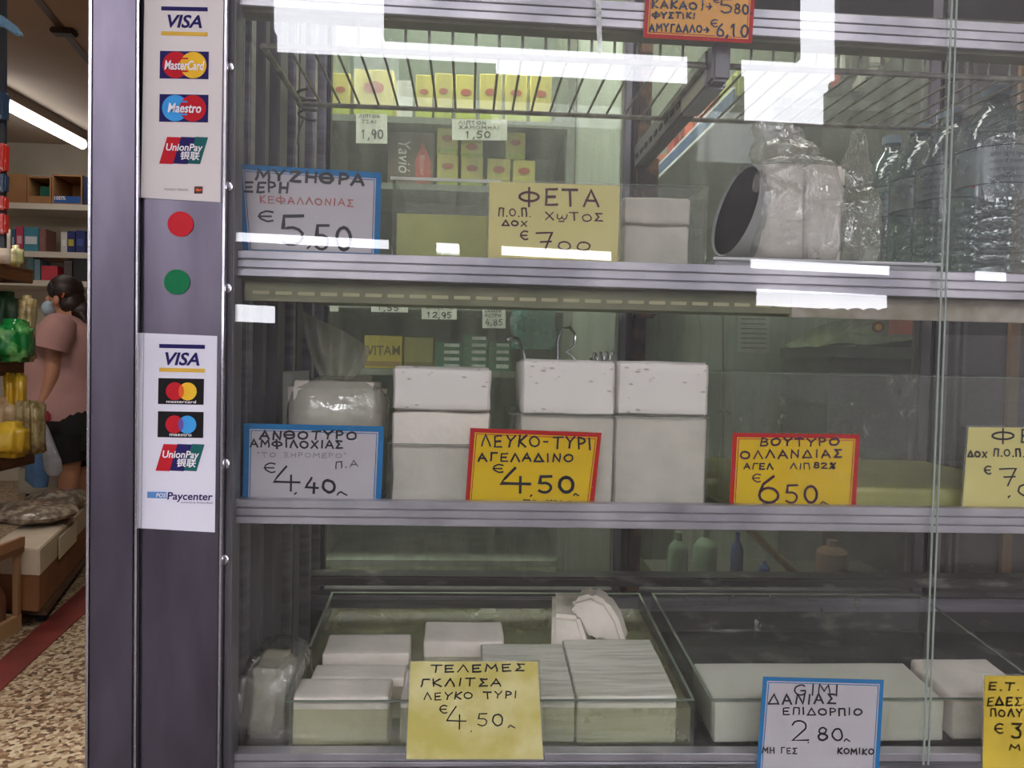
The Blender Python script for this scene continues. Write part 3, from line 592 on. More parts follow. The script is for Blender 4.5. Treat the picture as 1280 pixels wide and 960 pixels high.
t = card('yellow price card cut off by the lower right corner of the photo', [(1231, 845), (1330, 845), (1330, 975), (1228, 975)], mat('worn_yellow_card', S(226, 196, 70), .3, 0, S(196, 168, 50), 14), YC2+.001); Y = YC2+.0002
marker(t, 'Ε.Τ. Υ', 1236, 1300, 862, 9, 2.2, ink, Y); marker(t, 'ΕΔΕΣΣΗΣ', 1234, 1310, 882, 10, 2.2, ink, Y, -.02); marker(t, 'ΠΟΛΥ', 1238, 1278, 895, 9, 2.2, ink, Y); marker(t, '€', 1244, 1253, 916, 12, 2.4, ink, Y); marker(t, '3,50', 1264, 1330, 922, 18, 3, ink, Y); marker(t, 'ΜΕ', 1262, 1290, 938, 7, 2, ink, Y)
# ================================================================== CHEESES AND TRAYS
def cheese_block(parent_label, x0, x1, Y0, Y1, z0, z1, m_=None, name='cheese_block', bevel=.004, amp=.0016, seed=0, group=None, cat='cheese', rear_dz=0):
    """slightly uneven cut block between picture columns x0..x1 (at depth Y0) and heights z0..z1"""
    ym = 480
    a, b = x0, x1
    if x0 > 5: a, b = X(x0, Y0, 450+(1.06-(z0+z1)/2)/Y0*960), X(x1, Y0, 450+(1.06-(z0+z1)/2)/Y0*960)
    mb = MB().hexa([(a, Y0, z0), (b, Y0, z0), (b, Y1, z0+rear_dz), (a, Y1, z0+rear_dz)], [(a, Y0, z1), (b, Y0, z1), (b, Y1, z1+rear_dz), (a, Y1, z1+rear_dz)])
    o = mb.build(name, m_ or cheese_p, bevel=0)
    bm = bmesh.new(); bm.from_mesh(o.data); bmesh.ops.bevel(bm, geom=bm.edges[:], offset=bevel*.55, segments=2, affect='EDGES'); bmesh.ops.subdivide_edges(bm, edges=[e for e in bm.edges if e.calc_length() > .02], cuts=5, use_grid_fill=True)
    bm.to_mesh(o.data); bm.free()
    for p in o.data.polygons: p.use_smooth = True
    from mathutils import noise
    for v in o.data.vertices: v.co += noise.noise_vector(v.co*28+Vector((seed*5.3, seed, 0)))*amp
    for v in o.data.vertices:
        v.co.z = max(v.co.z, z0-o.location.z+.0002) if not rear_dz else v.co.z
    wn = o.modifiers.new('weighted_normals', 'WEIGHTED_NORMAL'); wn.keep_sharp = False
    return tag(o, parent_label, cat, group)
def tray(label, x0, x1, Y0, Y1, z0, z1, rz0=0, rz1=0, name='acrylic_tray', group=None, t=.004, m_=None, rear=None):
    """open box of clear sheet, columns at Y0; rear end raised by rz"""
    r = thing(name, label, 'tray', ((x0+x1)/2, (Y0+Y1)/2, z0), group); m_ = m_ or tray_m
    def H(xa, xb, ya, yb, f0, f1):
        k = lambda y: (y-Y0)/(Y1-Y0)
        return MB().hexa([(xa, ya, z0+rz0*k(ya)+f0), (xb, ya, z0+rz0*k(ya)+f0), (xb, yb, z0+rz0*k(yb)+f0), (xa, yb, z0+rz0*k(yb)+f0)],
                         [(xa, ya, z1+rz1*k(ya)+f1), (xb, ya, z1+rz1*k(ya)+f1), (xb, yb, z1+rz1*k(yb)+f1), (xa, yb, z1+rz1*k(yb)+f1)])
    H(x0, x1, Y0, Y0+t, 0, 0).build('front_wall', m_, r); H(x0, x1, Y1-t, Y1, 0, 0).build('rear_wall', rear or m_, r)
    H(x0, x0+t, Y0+t, Y1-t, 0, 0).build('side_wall', m_, r); H(x1-t, x1, Y0+t, Y1-t, 0, 0).build('side_wall', m_, r)
    MB().hexa([(x0+t, Y0+t, z0+.0005), (x1-t, Y0+t, z0+.0005), (x1-t, Y1-t, z0+rz0+.0005), (x0+t, Y1-t, z0+rz0+.0005)], [(x0+t, Y0+t, z0+t), (x1-t, Y0+t, z0+t), (x1-t, Y1-t, z0+rz0+t), (x0+t, Y1-t, z0+rz0+t)]).build('bottom', m_, r)
    e = .0008
    mb = MB()
    for (xa, xb, ya, yb) in ((x0, x1, Y0, Y0+t), (x0, x1, Y1-t, Y1), (x0, x0+t, Y0+t, Y1-t), (x1-t, x1, Y0+t, Y1-t)):
        k = lambda y: (y-Y0)/(Y1-Y0); za, zb_ = z1+rz1*k(ya), z1+rz1*k(yb)
        mb.hexa([(xa, ya, za), (xb, ya, za), (xb, yb, zb_), (xa, yb, zb_)], [(xa, ya, za+e), (xb, ya, za+e), (xb, yb, zb_+e), (xa, yb, zb_+e)])
    mb.build('rim', edge_m, r); return r
# ---- bottom level, left tray
TZ0, TZ1 = zd+.001, Z(620, 877, .998); TY0, TY1 = .998, 1.335
tx0, tx1 = X(356, TY0, 877), X(869, TY0, 874); RZ = .042
tray('clear acrylic tray of cheese in brine, lower level left of the centre', tx0, tx1, TY0, TY1, TZ0, TZ1, RZ, RZ, group='acrylic trays on the lower level')
bz = TZ0+.0042; K = RZ/(TY1-TY0)
def inb(label, x0, x1, Y0, Y1, h, m_, seed, rows=0, name='cheese_block', dz=0, bev=.003):
    zb0 = bz+K*(Y0-TY0)+.001+dz
    xa, xb = X(x0, Y0, 880), X(x1, Y0, 880)
    return cheese_block(label, xa, xb, Y0, Y1, zb0, zb0+h, m_, name, bev, .0012, seed, 'cheese blocks lying in the left lower tray', rear_dz=K*(Y1-Y0))
def cheese_world(*a, **k): return None
H_ = TZ1-bz
inb('small white cheese block at the front left corner of the left lower tray', 366, 486, 1.004, 1.052, H_+.002, cheese, 1)
inb('white cheese block behind the front left one in the lower tray', 388, 505, 1.062, 1.10, H_-.004, cheese, 2)
inb('white cheese slab in the third row at the left of the lower tray', 402, 510, 1.125, 1.185, H_-.002, cheese, 3)
inb('white cheese slab further back, behind the aged yellow price card', 528, 628, 1.15, 1.215, H_+.004, cheese, 4)
inb('white cheese block behind the aged yellow price card, front row', 500, 592, 1.006, 1.09, H_-.006, cheese, 5)
inb('striated cheese block with a crack on its right side, left of the large one', 603, 719, 1.006, 1.150, H_+.001, cheese_s, 6)
inb('large striated cheese block at the right end of the left lower tray', 721, 846, 1.004, 1.160, H_+.003, cheese_s, 7)
x0_, x1_ = X(688, 1.17, 800), X(744, 1.17, 800)
zt = bz+K*.17
o = MB().hexa([(x0_, 1.165, zt+.001), (x1_+.004, 1.165, zt+.001), (x1_+.02, 1.24, zt+.01), (x0_+.012, 1.24, zt+.01)], [(x0_+.002, 1.17, zt+.098), (x1_-.026, 1.17, zt+.094), (x1_-.01, 1.25, zt+.108), (x0_+.01, 1.25, zt+.112)]).build('cheese_wedge', cheese, bevel=.006)
tag(o, 'upright cheese wedge standing at the back of the left lower tray', 'cheese', 'cheese blocks lying in the left lower tray')
q = [(744, 800), (728, 778), (716, 758), (722, 748), (744, 742), (764, 752), (778, 774), (788, 806)]
o = MB().slab(q, 1.175, 1.215).build('cheese_slice', cheese, bevel=.008); 
for v in o.data.vertices: v.co.x += v.co.y*.35; v.co.z += v.co.y*.1
tag(o, 'rounded leaning cheese slice at the back right of the left lower tray', 'cheese', 'cheese blocks lying in the left lower tray')
o = MB().hexa([(tx0+.0045, TY0+.0045, bz+.0008), (tx1-.0045, TY0+.0045, bz+.0008), (tx1-.0045, TY1-.0045, bz+RZ+.0008), (tx0+.0045, TY1-.0045, bz+RZ+.0008)],
              [(tx0+.0045, TY0+.0045, bz+H_-.012), (tx1-.0045, TY0+.0045, bz+H_-.012), (tx1-.0045, TY1-.0045, bz+H_-.012+.028), (tx0+.0045, TY1-.0045, bz+H_-.012+.028)]).build('brine', glassy('brine_liquid', (.93, .94, .84), .03, .45, S(206, 206, 168), .02, 5, hmin=.25))
tag(o, 'cloudy yellow green brine filling the left lower tray', 'brine', kind='stuff')
# ---- bottom level, right tray
ux0, ux1 = X(888, TY0, 874), X(1326, TY0, 874)
tray('wide clear acrylic tray with one flat white cheese, lower level right of the centre', ux0, ux1, TY0, TY1, TZ0, TZ1, RZ, RZ, group='acrylic trays on the lower level', rear=spot_m)
cheese_block('broad flat white cheese slab filling the front of the right lower tray', X(893, 1.005, 880), X(1180, 1.005, 880), 1.004, 1.105, bz+.001, bz+H_-.004, mat('smooth_cheese', S(222, 220, 206), .35, 0, S(212, 210, 192), 6), 'cheese_slab', .003, .0008, 8, rear_dz=K*.1)
cheese_block('small white cheese block at the right end of the right lower tray', X(1192, 1.005, 880), X(1296, 1.005, 880), 1.006, 1.11, bz+.001, bz+H_, cheese, 'cheese_block', .004, .001, 9, rear_dz=K*.1)
# smears of whey on the well back
smear = mat('dried_whey', S(190, 188, 182), .5)
# ---- middle level
zm = zB-.006+.0006
def tags(o, g): o['group'] = g; return o
def tray2(label, x0, x1, Y0, Y1, ytop, **k): return tray(label, X(x0, Y0, 560), X(x1, Y0, 560), Y0, Y1, zm, Z((x0+x1)/2, ytop, Y0), **k)
tray2('narrow clear tray holding one stack of white cheese, middle level', 484, 618, 1.004, 1.17, 556, group='clear trays on the middle level')
tray2('clear tray holding two cheese stacks side by side, middle level', 636, 886, 1.004, 1.17, 520, group='clear trays on the middle level')
gm = 'large white cheese blocks on the middle level'
def stack(lbl, x0, x1, ysplit, ytop, s, Y0=1.012, Y1=1.15, dx=0):
    a, b = X(x0, Y0, 560), X(x1, Y0, 560); zsplit = Z((x0+x1)/2, ysplit, Y0)
    cheese_block('lower white cheese block of '+lbl, a, b, Y0, Y1, zm+.0048, zsplit-.0006, cheese, seed=s, group=gm)
    cheese_block('upper pitted cheese block of '+lbl, a+dx, b+dx, Y0-.002, Y1, zsplit+.0006, Z((x0+x1)/2, ytop, Y0), cheese_p, seed=s+1, group=gm, bevel=.006)
stack('the stack between the two left price cards', 490, 612, 515, 459, 11)
stack('the stack right behind the price card 4,50', 651, 767, 520, 450, 13)
stack('the stack at the right of the price card 4,50', 769, 883, 521, 452, 15)
# film on the tray corner: brine coloured end piece left of the two stacks
tr = tray2('wide clear tray with yellow butter at the right of the middle level', 914, 1330, 1.004, 1.34, 470, group='clear trays on the middle level', rear=spot_m)
a, b = X(920, 1.01, 560), X(1322, 1.01, 560)
cheese_block('flat yellow slab of butter in the wide tray, middle level', a, b, 1.012, 1.32, zm+.0048, zm+.042, butter_m, 'butter_slab', .006, .002, 21, cat='butter')
# metal loops of serving tools behind the stacks
def loop(label, pts, r=.0022):
    o = MB().tube(pts, r, 7).build('serving_tongs', chrome, smooth=True); return tag(o, label, 'tongs', 'metal serving tools behind the cheese')
def cpx(pts, Y): return [P(x, y, Y) for x, y in pts]
loop('steel tongs handle bent in a hook at the left of the two stacks', cpx([(634, 425), (640, 421), (648, 424), (652, 434), (656, 450), (662, 500), (668, 560), (672, 592)], 1.20), .0028)
loop('steel wire whisk loop rising behind the middle stack', cpx([(700, 592), (698, 520), (697, 450), (697, 425), (702, 411), (712, 409), (719, 418), (718, 432), (708, 440), (716, 446), (728, 462), (742, 520), (750, 592)], 1.205))
loop('striped coiled handle lying on top of the stacks', [P(738+i*1.05, 447+6*math.sin(i*.9)-i*.1, 1.19) for i in range(30)]+[P(772, 470, 1.19), P(776, 596, 1.19)], .002)
# ---- plastic bags
def bag(label, cx, yb, yt, w_, Y, dep, neck=None, flare=None, m_=None, seed=0, zfix=None, name='plastic_bag', wob=.006, sq=.6):
    """knotted bag: squarish body, pinched neck, flared top; columns in picture at depth Y"""
    rnd = random.Random(seed); zb = zfix if zfix is not None else Z(cx, yb, Y); zt_ = Z(cx, yt, Y); c = P(cx, (yb+yt)/2, Y)
    rows = [(0, .86), (.06, .97), (.2, 1.0), (.5, 1.02), (.8, .98), (.93, .88), (1.0, .62)]
    prof = [(zb+(zt_-zb)*h, w_/2/960*Y*s, dep/2*s, c.x) for h, s in rows]
    if neck: nx, ny, nw = neck; prof += [(Z(nx, ny, Y), nw/2/960*Y, nw/2/960*Y*.8, X(nx, Y, ny))]
    if flare:
        for fx, fy, fwd in flare: prof += [(Z(fx, fy, Y), fwd/2/960*Y, .012, X(fx, Y, fy))]
    n = 44; rings = []; yc = Y+dep/2
    # resample rows
    fine = []
    for i in range(len(prof)-1):
        k = 3
        for j in range(k):
            t = j/k; fine.append(tuple(prof[i][q]*(1-t)+prof[i+1][q]*t for q in range(4)))
    fine.append(prof[-1])
    from mathutils import noise
    for z_, rx, ry, cx_ in fine:
        r_ = []
        for k in range(n):
            a = 2*math.pi*k/n; ca, sa = math.cos(a), math.sin(a); e = sq
            x_ = math.copysign(abs(ca)**e, ca)*rx; y_ = math.copysign(abs(sa)**e, sa)*ry
            f = noise.noise(Vector((ca*2.2+seed, sa*2.2, z_*24)))*wob+noise.noise(Vector((ca*7+seed, sa*7, z_*50)))*wob*.45
            g = 1+f/max(rx, .004)*.8; r_.append(Vector((cx_+x_*g, yc+y_*g, z_+f*.3)))
        rings.append(r_)
    bottom = min(v.z for r_ in rings for v in r_)
    for r_ in rings:
        for v in r_: v.z = max(v.z, zb)
    mb = MB().loft(rings, cap=False); mb.add([v for v in rings[0]], [tuple(range(n))])
    return mb.build(name, m_ or bag_m, smooth=True, origin=(c.x, yc, zb))
Yb = 1.03
o = bag('', 416, 620, 478, 132, Yb, .11, (425, 470, 60), None, seed=2, zfix=zm+.002, m_=bag_thin)
tag(o, 'clear knotted bag with flared top around soft white cheese, left of the middle level', 'bag')
fan = o; mbf = MB(); nr, nc = 9, 26; top = [(378, 388), (392, 396), (410, 404), (430, 414), (452, 428), (462, 436)]
def tp(t):
    k = t*(len(top)-1); i = min(int(k), len(top)-2); f = k-i; return top[i][0]*(1-f)+top[i+1][0]*f, top[i][1]*(1-f)+top[i+1][1]*f
rws = []
for j in range(nr):
    v = j/(nr-1); rr_ = []
    for i in range(nc):
        u = i/(nc-1); tx_, ty_ = tp(u); nx_, ny_ = 402+u*38, 474
        sq_ = v**.8; px = nx_*(1-sq_)+tx_*sq_+(1-v)*v*(u-.5)*30; py = ny_*(1-v)+ty_*v
        rr_.append(P(px, py, 1.085+.012*math.sin(u*19)*(.3+v*.7)+.008*math.sin(u*7+v*4)))
    rws.append(rr_)
mbf.loft(rws, cap=False, close=False).build('gathered_top', glassy('gathered_film', (.95, .96, .93), .07, .8, S(206, 206, 186), .1, 14, hmin=.48, bump=.7, bscale=20), o, smooth=True)
a, b = X(358, 1.045, 550), X(474, 1.045, 550)
o = cheese_block('soft white cheese inside the knotted bag, left of the middle level', a, b, 1.045, 1.13, zm+.004, Z(416, 478, 1.045), cheese, 'fresh_cheese', .016, .004, 31)
quad = [(318, 466), (386, 463), (386, 590), (322, 590)]
o = MB().slab(quad, 1.19, 1.1915).build('paper_sheet', flat(214, 216, 206, 60)); o.location.z += 0; tag(o, 'pale sheet of paper standing behind the knotted bag', 'paper')
for v in o.data.vertices:
    if v.co.z < .02: v.co.z = zm+.001-o.location.z
# ---- bottom left wrapped lump
o = bag('', 330, 938, 832, 74, 1.0, .13, seed=5, zfix=zd+.002, wob=.009, name='wrapped_cheese', sq=.4)
tag(o, 'crinkled plastic wrap around a cheese lump at the bottom left corner of the case', 'wrap')
a, b = X(300, 1.012, 880), X(354, 1.012, 880)
cheese_block('pale cheese lump inside the crinkled wrap at the bottom left', a, b, 1.015, 1.11, zd+.004, Z(326, 842, 1.012), mat('pale_cheese', S(206, 200, 180), .5, 0, S(188, 180, 158), 30, .4, 40), 'cheese_lump', .02, .006, 41)
# ---- upper level
zu = zA-.008+.0006
def tray3(label, x0, x1, Y0, Y1, ytop, **k): return tray(label, X(x0, Y0, 280), X(x1, Y0, 280), Y0, Y1, zu, Z((x0+x1)/2, ytop, Y0), **k)
t = tray3('clear rectangular tub half filled with yellow brine on the upper level', 490, 624, 1.012, 1.17, 226, name='brine_tub')
a, b = X(493, 1.016, 280)+.003, X(621, 1.016, 280)-.003
o = MB().box(a, b, 1.0175, 1.164, zu+.0048, Z(556, 268, 1.016)).build('brine', oil_m, t)
MB().box(X(488, 1.01, 226), X(626, 1.01, 226), 1.0085, 1.0115, Z(556, 227, 1.01), Z(556, 223, 1.01)).build('front_rim', flat(206, 210, 198), t)
tray3('clear box of white cheese packs behind the 7,00 card on the upper level', 774, 884, 1.012, 1.15, 232, name='clear_box')
gp = 'white cheese packs in the clear box'
a, b = X(778, 1.02, 280)+.002, X(862, 1.02, 280)
cheese_block('lower white cheese pack in the clear box', a, b, 1.02, 1.12, zu+.0052, Z(820, 282, 1.02), cheese, seed=51, group=gp)
cheese_block('upper white cheese pack in the clear box', a, b, 1.02, 1.12, Z(820, 281, 1.02), Z(820, 247, 1.02), cheese, seed=52, group=gp)
# flat white tray under the big bag
a, b = X(893, 1.0, 330), X(1176, 1.0, 330)
ZT = Z(1030, 327, 1.0)
t = thing('serving_tray', 'flat white metal tray under the tall plastic bag on the upper level', 'tray', ((a+b)/2, 1.1, zu))
MB().hexa([(a+.012, 1.01, zu), (b-.012, 1.01, zu), (b-.012, 1.19, zu), (a+.012, 1.19, zu)], [(a, 1.0, ZT), (b, 1.0, ZT), (b, 1.2, ZT), (a, 1.2, ZT)]).build('body', flat(196, 196, 198, 35), t, bevel=.003)
MB().box(a-.002, b+.002, .997, 1.001, ZT-.002, ZT+.002).build('front_rim', flat(226, 226, 228, 30), t, bevel=.001)
zt2 = ZT+.001
# bag with two upright white blocks
a, m1, b = X(955, 1.035, 260), X(1008, 1.035, 260), X(1056, 1.035, 260)
gb = 'white blocks inside the tall plastic bag'
cheese_block('left upright white cheese block inside the tall plastic bag', a, m1-.001, 1.035, 1.12, zt2+.003, Z(980, 204, 1.035), cheese, seed=61, group=gb, bevel=.008, amp=.002)
cheese_block('right upright white cheese block inside the tall plastic bag', m1+.001, b, 1.035, 1.12, zt2+.003, Z(1030, 206, 1.035), cheese, seed=62, group=gb, bevel=.008, amp=.002)
o = bag('', 1008, 322, 188, 126, 1.02, .12, (1004, 176, 84), [(998, 158, 62), (992, 146, 66), (985, 137, 40)], seed=8, zfix=zt2, wob=.007)
tag(o, 'tall clear plastic bag around two white blocks on the upper level', 'bag')
o = bag('', 1082, 322, 230, 62, 1.03, .08, (1086, 200, 40), [(1090, 176, 20), (1092, 150, 5)], seed=9, zfix=zt2, m_=bag_thin, wob=.006)
tag(o, 'empty pointed clear bag beside the water bottles on the upper level', 'bag')
# round tub on its side; a black disc paints the shade in its mouth
cx_, cy_ = 921, 263
t = thing('round_tub', 'round tub on its side with a dark open mouth, left of the tall bag', 'tub', P(cx_, 322, 1.08))
def tilt(cx, cy, Y, ax, ay, sk, depth, n=40):
    out = []
    for k in range(n):
        a = 2*math.pi*k/n; ca, sa = math.cos(a), math.sin(a)
        px = cx+ax*ca-sk*sa; py = cy+ay*sa; out.append(P(px, py, Y)+Vector((0, depth*ca, 0)))
    return out
r1 = tilt(919, 263, 1.06, 16, 57, 17, -.03); r2 = [v+Vector((.003, .002, 0)) for v in tilt(919, 263, 1.06, 14.6, 55, 16.5, -.03)]
r3 = [v+Vector((.045, .012, 0)) for v in tilt(921, 262, 1.06, 18, 52, 10, -.03)]; r0_ = [v+Vector((.047, .012, 0)) for v in tilt(921, 262, 1.06, 16, 57, 17, -.03)]
MB().loft([r0_, r1, r2, r3], cap=False).build('wall', flat(170, 172, 168, 30), t, smooth=True)
c3 = sum(r3, Vector())/len(r3); 
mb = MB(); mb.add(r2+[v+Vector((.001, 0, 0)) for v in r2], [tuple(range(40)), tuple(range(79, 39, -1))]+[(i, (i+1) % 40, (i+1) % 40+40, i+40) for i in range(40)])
mb.build('mouth_shade', mat('mouth_shade_black', S(9, 8, 8), .5, 0, S(30, 26, 24), 20, .3, 30, spec=.2), t, smooth=False)
# water bottles
bot_m = glassy('bottle_plastic', (.84, .89, .89), .08, .40, S(150, 166, 168), .05, 14, (1, 1, 3), hmin=.2, gmul=1.2, bump=.25, bscale=12)
lab_m = glassy('bottle_label', (.88, .9, .9), .05, .5, S(176, 188, 190), .1, 20, hmin=.35)
def bottle(px, ptop, Y, wpx, label, red_t=None, seed=0):
    H = (Z(px, ptop, Y)-zu)*1.13; R = wpx/2/960*Y; c = P(px, 300, Y); Hs = .318; k = H/Hs
    t = thing('water_bottle', label, 'bottle', (c.x, Y+R, zu), 'large water bottles on the upper level')
    prof = [(0.001, .004), (R*.8, 0), (R*.97, .008)]
    z_ = .016
    while z_ < .13*1.0:
        prof += [(R, z_), (R, z_+.010), (R*.97, z_+.014)]; z_ += .018
    prof += [(R*.98, .150), (R*.98, .222), (R, .228), (R*.97, .238), (R*.82, .260), (R*.52, .280), (R*.34, .29), (R*.33, .302)]
    prof = [(r, z*k) for r, z in prof]
    MB().lathe(prof, c.x, Y+R, zu, 32, cap=False).build('body', bot_m, t, smooth=True)
    MB().lathe([(R*.36, .301*k), (R*.37, .315*k), (.001, .315*k)], c.x, Y+R, zu, 20, cap=False).build('cap', flat(130, 146, 152, 40), t, smooth=True)
    lb = MB().lathe([(R*.995, .165*k), (R*.995, .217*k)], c.x, Y+R, zu, 32, cap=False).build('label', lab_m, t, smooth=True)
    for zz in (.164, .218): MB().lathe([(R*.998, zz*k), (R*1.003, zz*k+.0006), (R*.998, zz*k+.0014)], c.x, Y+R, zu, 32, cap=False).build('label_line', flat(40, 50, 66), lb)
    def curved(txt, m_, z0, z1, a0, a1, bold=.02):
        cu_ = bpy.data.curves.new('t', 'FONT'); cu_.body = txt; cu_.offset = bold; cu_.resolution_u = 2; o = bpy.data.objects.new('t', cu_); COL.objects.link(o)
        me = bpy.data.meshes.new_from_object(o.evaluated_get(bpy.context.evaluated_depsgraph_get())); bpy.data.objects.remove(o)
        bx = max(v.co.x for v in me.vertices); by = max(v.co.y for v in me.vertices); vs = []
        for v in me.vertices:
            a = math.radians(a0+(a1-a0)*v.co.x/bx)-math.pi/2; vs.append((c.x+R*1.006*math.cos(a), Y+R+R*1.006*math.sin(a), zu+(z0+(z1-z0)*v.co.y/by)*k))
        MB().add(vs, [tuple(p.vertices) for p in me.polygons]).build('lettering', m_, lb); bpy.data.meshes.remove(me)
    if red_t is not None: curved('Bio', flat(170, 40, 40), .180, .200, red_t, red_t+40)
    for i in range(4): curved('water spring source' if i % 2 else 'natural mineral', flat(60, 68, 82), .171+i*.011, .177+i*.011, -78 if red_t else -40, -34 if red_t else 12, 0)
    return t
bottle(1128, 186, 1.30, 66, 'farthest water bottle, beside the empty pointed bag', -26)
bottle(1166, 172, 1.22, 72, 'second water bottle from the empty pointed bag')
bottle(1207, 152, 1.13, 82, 'third water bottle, with a red mark on its label', -18)
bottle(1270, 124, 1.04, 98, 'nearest and largest water bottle at the right edge of the photo')
# ================================================================== SHOP BEHIND THE CASE
def ztop(px, py, Y): return Z(px, py, Y)
def bx(mbx, x0, y0, x1, y1, Y, d): # box from its front picture rectangle at depth Y
    a, b = P(x0, y1, Y), P(x1, y0, Y); return mbx.box(a.x, b.x, Y, Y+d, a.z, b.z)
YB = 2.1
ux = (X(408, YB), X(702, YB))
boards = [Z(550, 147, YB), Z(550, 230, YB), Z(550, 379, YB), Z(550, 462, YB), Z(550, 700, YB)]
unit = thing('shop_shelf_unit', 'grey shop shelf unit with boxed goods standing behind the rear glass', 'shelf unit', ((ux[0]+ux[1])/2, YB+.17, 0))
um = mat('shelf_grey', S(128, 136, 124), .5, 0, S(108, 116, 104), 10)
for z in boards: MB().box(ux[0], ux[1], YB, YB+.32, z-.018, z-.001).build('shelf_board', um, unit)
for x in (ux[0]-.02, ux[1]): MB().box(x, x+.02, YB, YB+.34, 0, 2.4).build('upright', um, unit)
MB().box(ux[0], ux[1], YB+.32, YB+.34, 0, 2.4).build('back_panel', mat('shelf_back', S(92, 104, 94), .7, 0, S(70, 82, 74), 5), unit)
MB().box(ux[0], ux[1], YB+.02, YB+.31, 0, boards[4]-.02).build('base_panel', mat('pale_green_panel', S(196, 212, 182), .6, 0, S(150, 168, 138), 5), unit)
teab = mat('tea_carton', S(212, 202, 100), .4, 0, S(202, 194, 108), 6); teag = flat(170, 186, 70); logo_red = flat(176, 88, 60)
pricep = flat(222, 226, 214, 50)
def carton(label, x0, y0, x1, y1, m_, grp, Y=YB+.02, d=.12, logo=True, zb=None, name='tea_box', band=teag):
    a, b = P(x0, y1, Y), P(x1, y0, Y); z0 = a.z if zb is None else zb
    t = thing(name, label, 'box', ((a.x+b.x)/2, Y+d/2, z0), grp)
    MB().box(a.x, b.x, Y, Y+d, z0, b.z).build('carton', m_, t, bevel=.0015, seg=1)
    w_, h = b.x-a.x, b.z-z0; cx, cz = (a.x+b.x)/2, z0+h*.62
    if band: MB().box(a.x+.001, b.x-.001, Y-.0006, Y, z0+h*.06, z0+h*.22).build('band', band, t)
    if logo:
        MB().prism([(cx+w_*.27*math.cos(k*.52), cz+w_*.16*math.sin(k*.52)) for k in range(12)], Y-.0008, Y-.0001).build('logo', logo_red, t)
    return t
Y1_ = YB+.02
g = 'yellow tea boxes behind the rear glass'
ordn = ['first', 'second', 'third', 'fourth', 'fifth', 'sixth', 'seventh', 'eighth']
pos = ['at the left end of', 'second from the left on', 'third from the left on', 'fourth from the left on', 'fifth from the left on', 'sixth from the left on', 'seventh from the left on', 'at the right end of']
for i, (x0, x1, y0) in enumerate(((413, 438, 92), (442, 492, 88), (519, 541, 94), (543, 566, 92), (569, 596, 94), (599, 628, 93), (631, 659, 94), (662, 690, 95))):
    carton('yellow tea box %s the top row behind the rear glass' % pos[i], x0, y0, x1, 146, teab, g, zb=boards[0])
o = bx(MB(), 496, 97, 516, 144, Y1_, .01); o = o.build('leaflet', flat(214, 216, 210)); o.location.z = boards[0]; tag(o, 'white leaflet standing between tea boxes on the top row', 'leaflet')
pr = [('lower of two stacked at the left', 546, 193, 573, 229), ('lower of two stacked second from the left', 576, 197, 604, 229), ('single one left of the rightmost', 609, 199, 638, 229), ('rightmost single one', 641, 201, 669, 229)]
for lb, x0, y0, x1, y1 in pr: carton('small yellow tea box on the second row, '+lb, x0, y0, x1, y1, teab, g, zb=boards[1])
carton('small yellow tea box on the second row, upper of two stacked at the left', 546, 161, 573, 192.5, teab, g, zb=Z(560, 193, Y1_)+.0005)
carton('small yellow tea box on the second row, upper one below the 1,50 label', 576, 176, 604, 196.5, teab, g, zb=Z(590, 197, Y1_)+.0005)
carton('small yellow tea box on the second row, upper one right of the 1,50 label', 632, 166, 657, 197.5, teab, g, zb=Z(624, 199, Y1_)+.0005)
# dark carton with a red bottle print
t = carton('dark brown carton printed with a red bottle and white script', 484, 166, 543, 229, mat('dark_carton', S(84, 70, 64), .5, 0, S(110, 92, 84), 8), 'dark cartons', zb=boards[1], logo=False, name='syrup_carton', band=None); del t['group']
q = [(519, 229), (519, 200), (523, 190), (526, 184), (526, 179), (531, 179), (531, 184), (534, 190), (538, 200), (538, 229)]
MB().slab(q, Y1_-.001, Y1_-.0002).build('bottle_print', flat(186, 82, 78), t)
print_text(t, 'Yavió', 498, 176, 513, 216, flat(224, 220, 214), Y1_-.001, .2, .0, 0, rot=-1)
print_text(t, 'Bitter', 525, 194, 531, 220, flat(226, 190, 180), Y1_-.0014, 0, .0, 0, rot=-1)
def plabel(label, x0, y0, x1, y1, lines, Y=YB-.002):
    t = thing('price_label', label, 'label', P((x0+x1)/2, y1, Y), 'small handwritten shelf labels behind the rear glass')
    MB().slab([(x0, y0), (x1, y0+.5), (x1, y1+.5), (x0, y1)], Y, Y+.0015).build('paper', pricep, t)
    for (tx, a, b, yb, h, sw) in lines: marker(t, tx, a, b, yb, h, sw, inkp, Y-.0008, .02, .04)
plabel('square shelf label reading 1,90 under the top tea row', 445, 142, 484, 179, [('ΛΙΠΤΟΝ', 449, 474, 147, 4, .8), ('ΤΣΑΙ', 452, 470, 154, 4, .8), ('1,90', 452, 478, 173, 11, 1.6)])
plabel('wide shelf label reading 1,50 under the top tea row', 565, 149, 634, 175, [('ΛΙΠΤΟΝ', 573, 607, 155, 4, .9), ('ΧΑΜΟΜΗΛΙ', 574, 624, 161, 4, .9), ('1,50', 582, 612, 172, 8, 1.5)])
plabel('wide rounded shelf label, leftmost of the row under the slotted lip', 464, 375, 510, 390, [('ΤΣΑΙ 2', 476, 502, 380, 3.5, .8), ('1,55', 472, 498, 388, 6, 1.2)])
plabel('middle shelf label of the row under the slotted lip, reading 12,95', 527, 381, 571, 399, [('ΚΑΦΕΣ 15', 533, 566, 386, 3.5, .8), ('12,95', 534, 564, 397, 7, 1.3)])
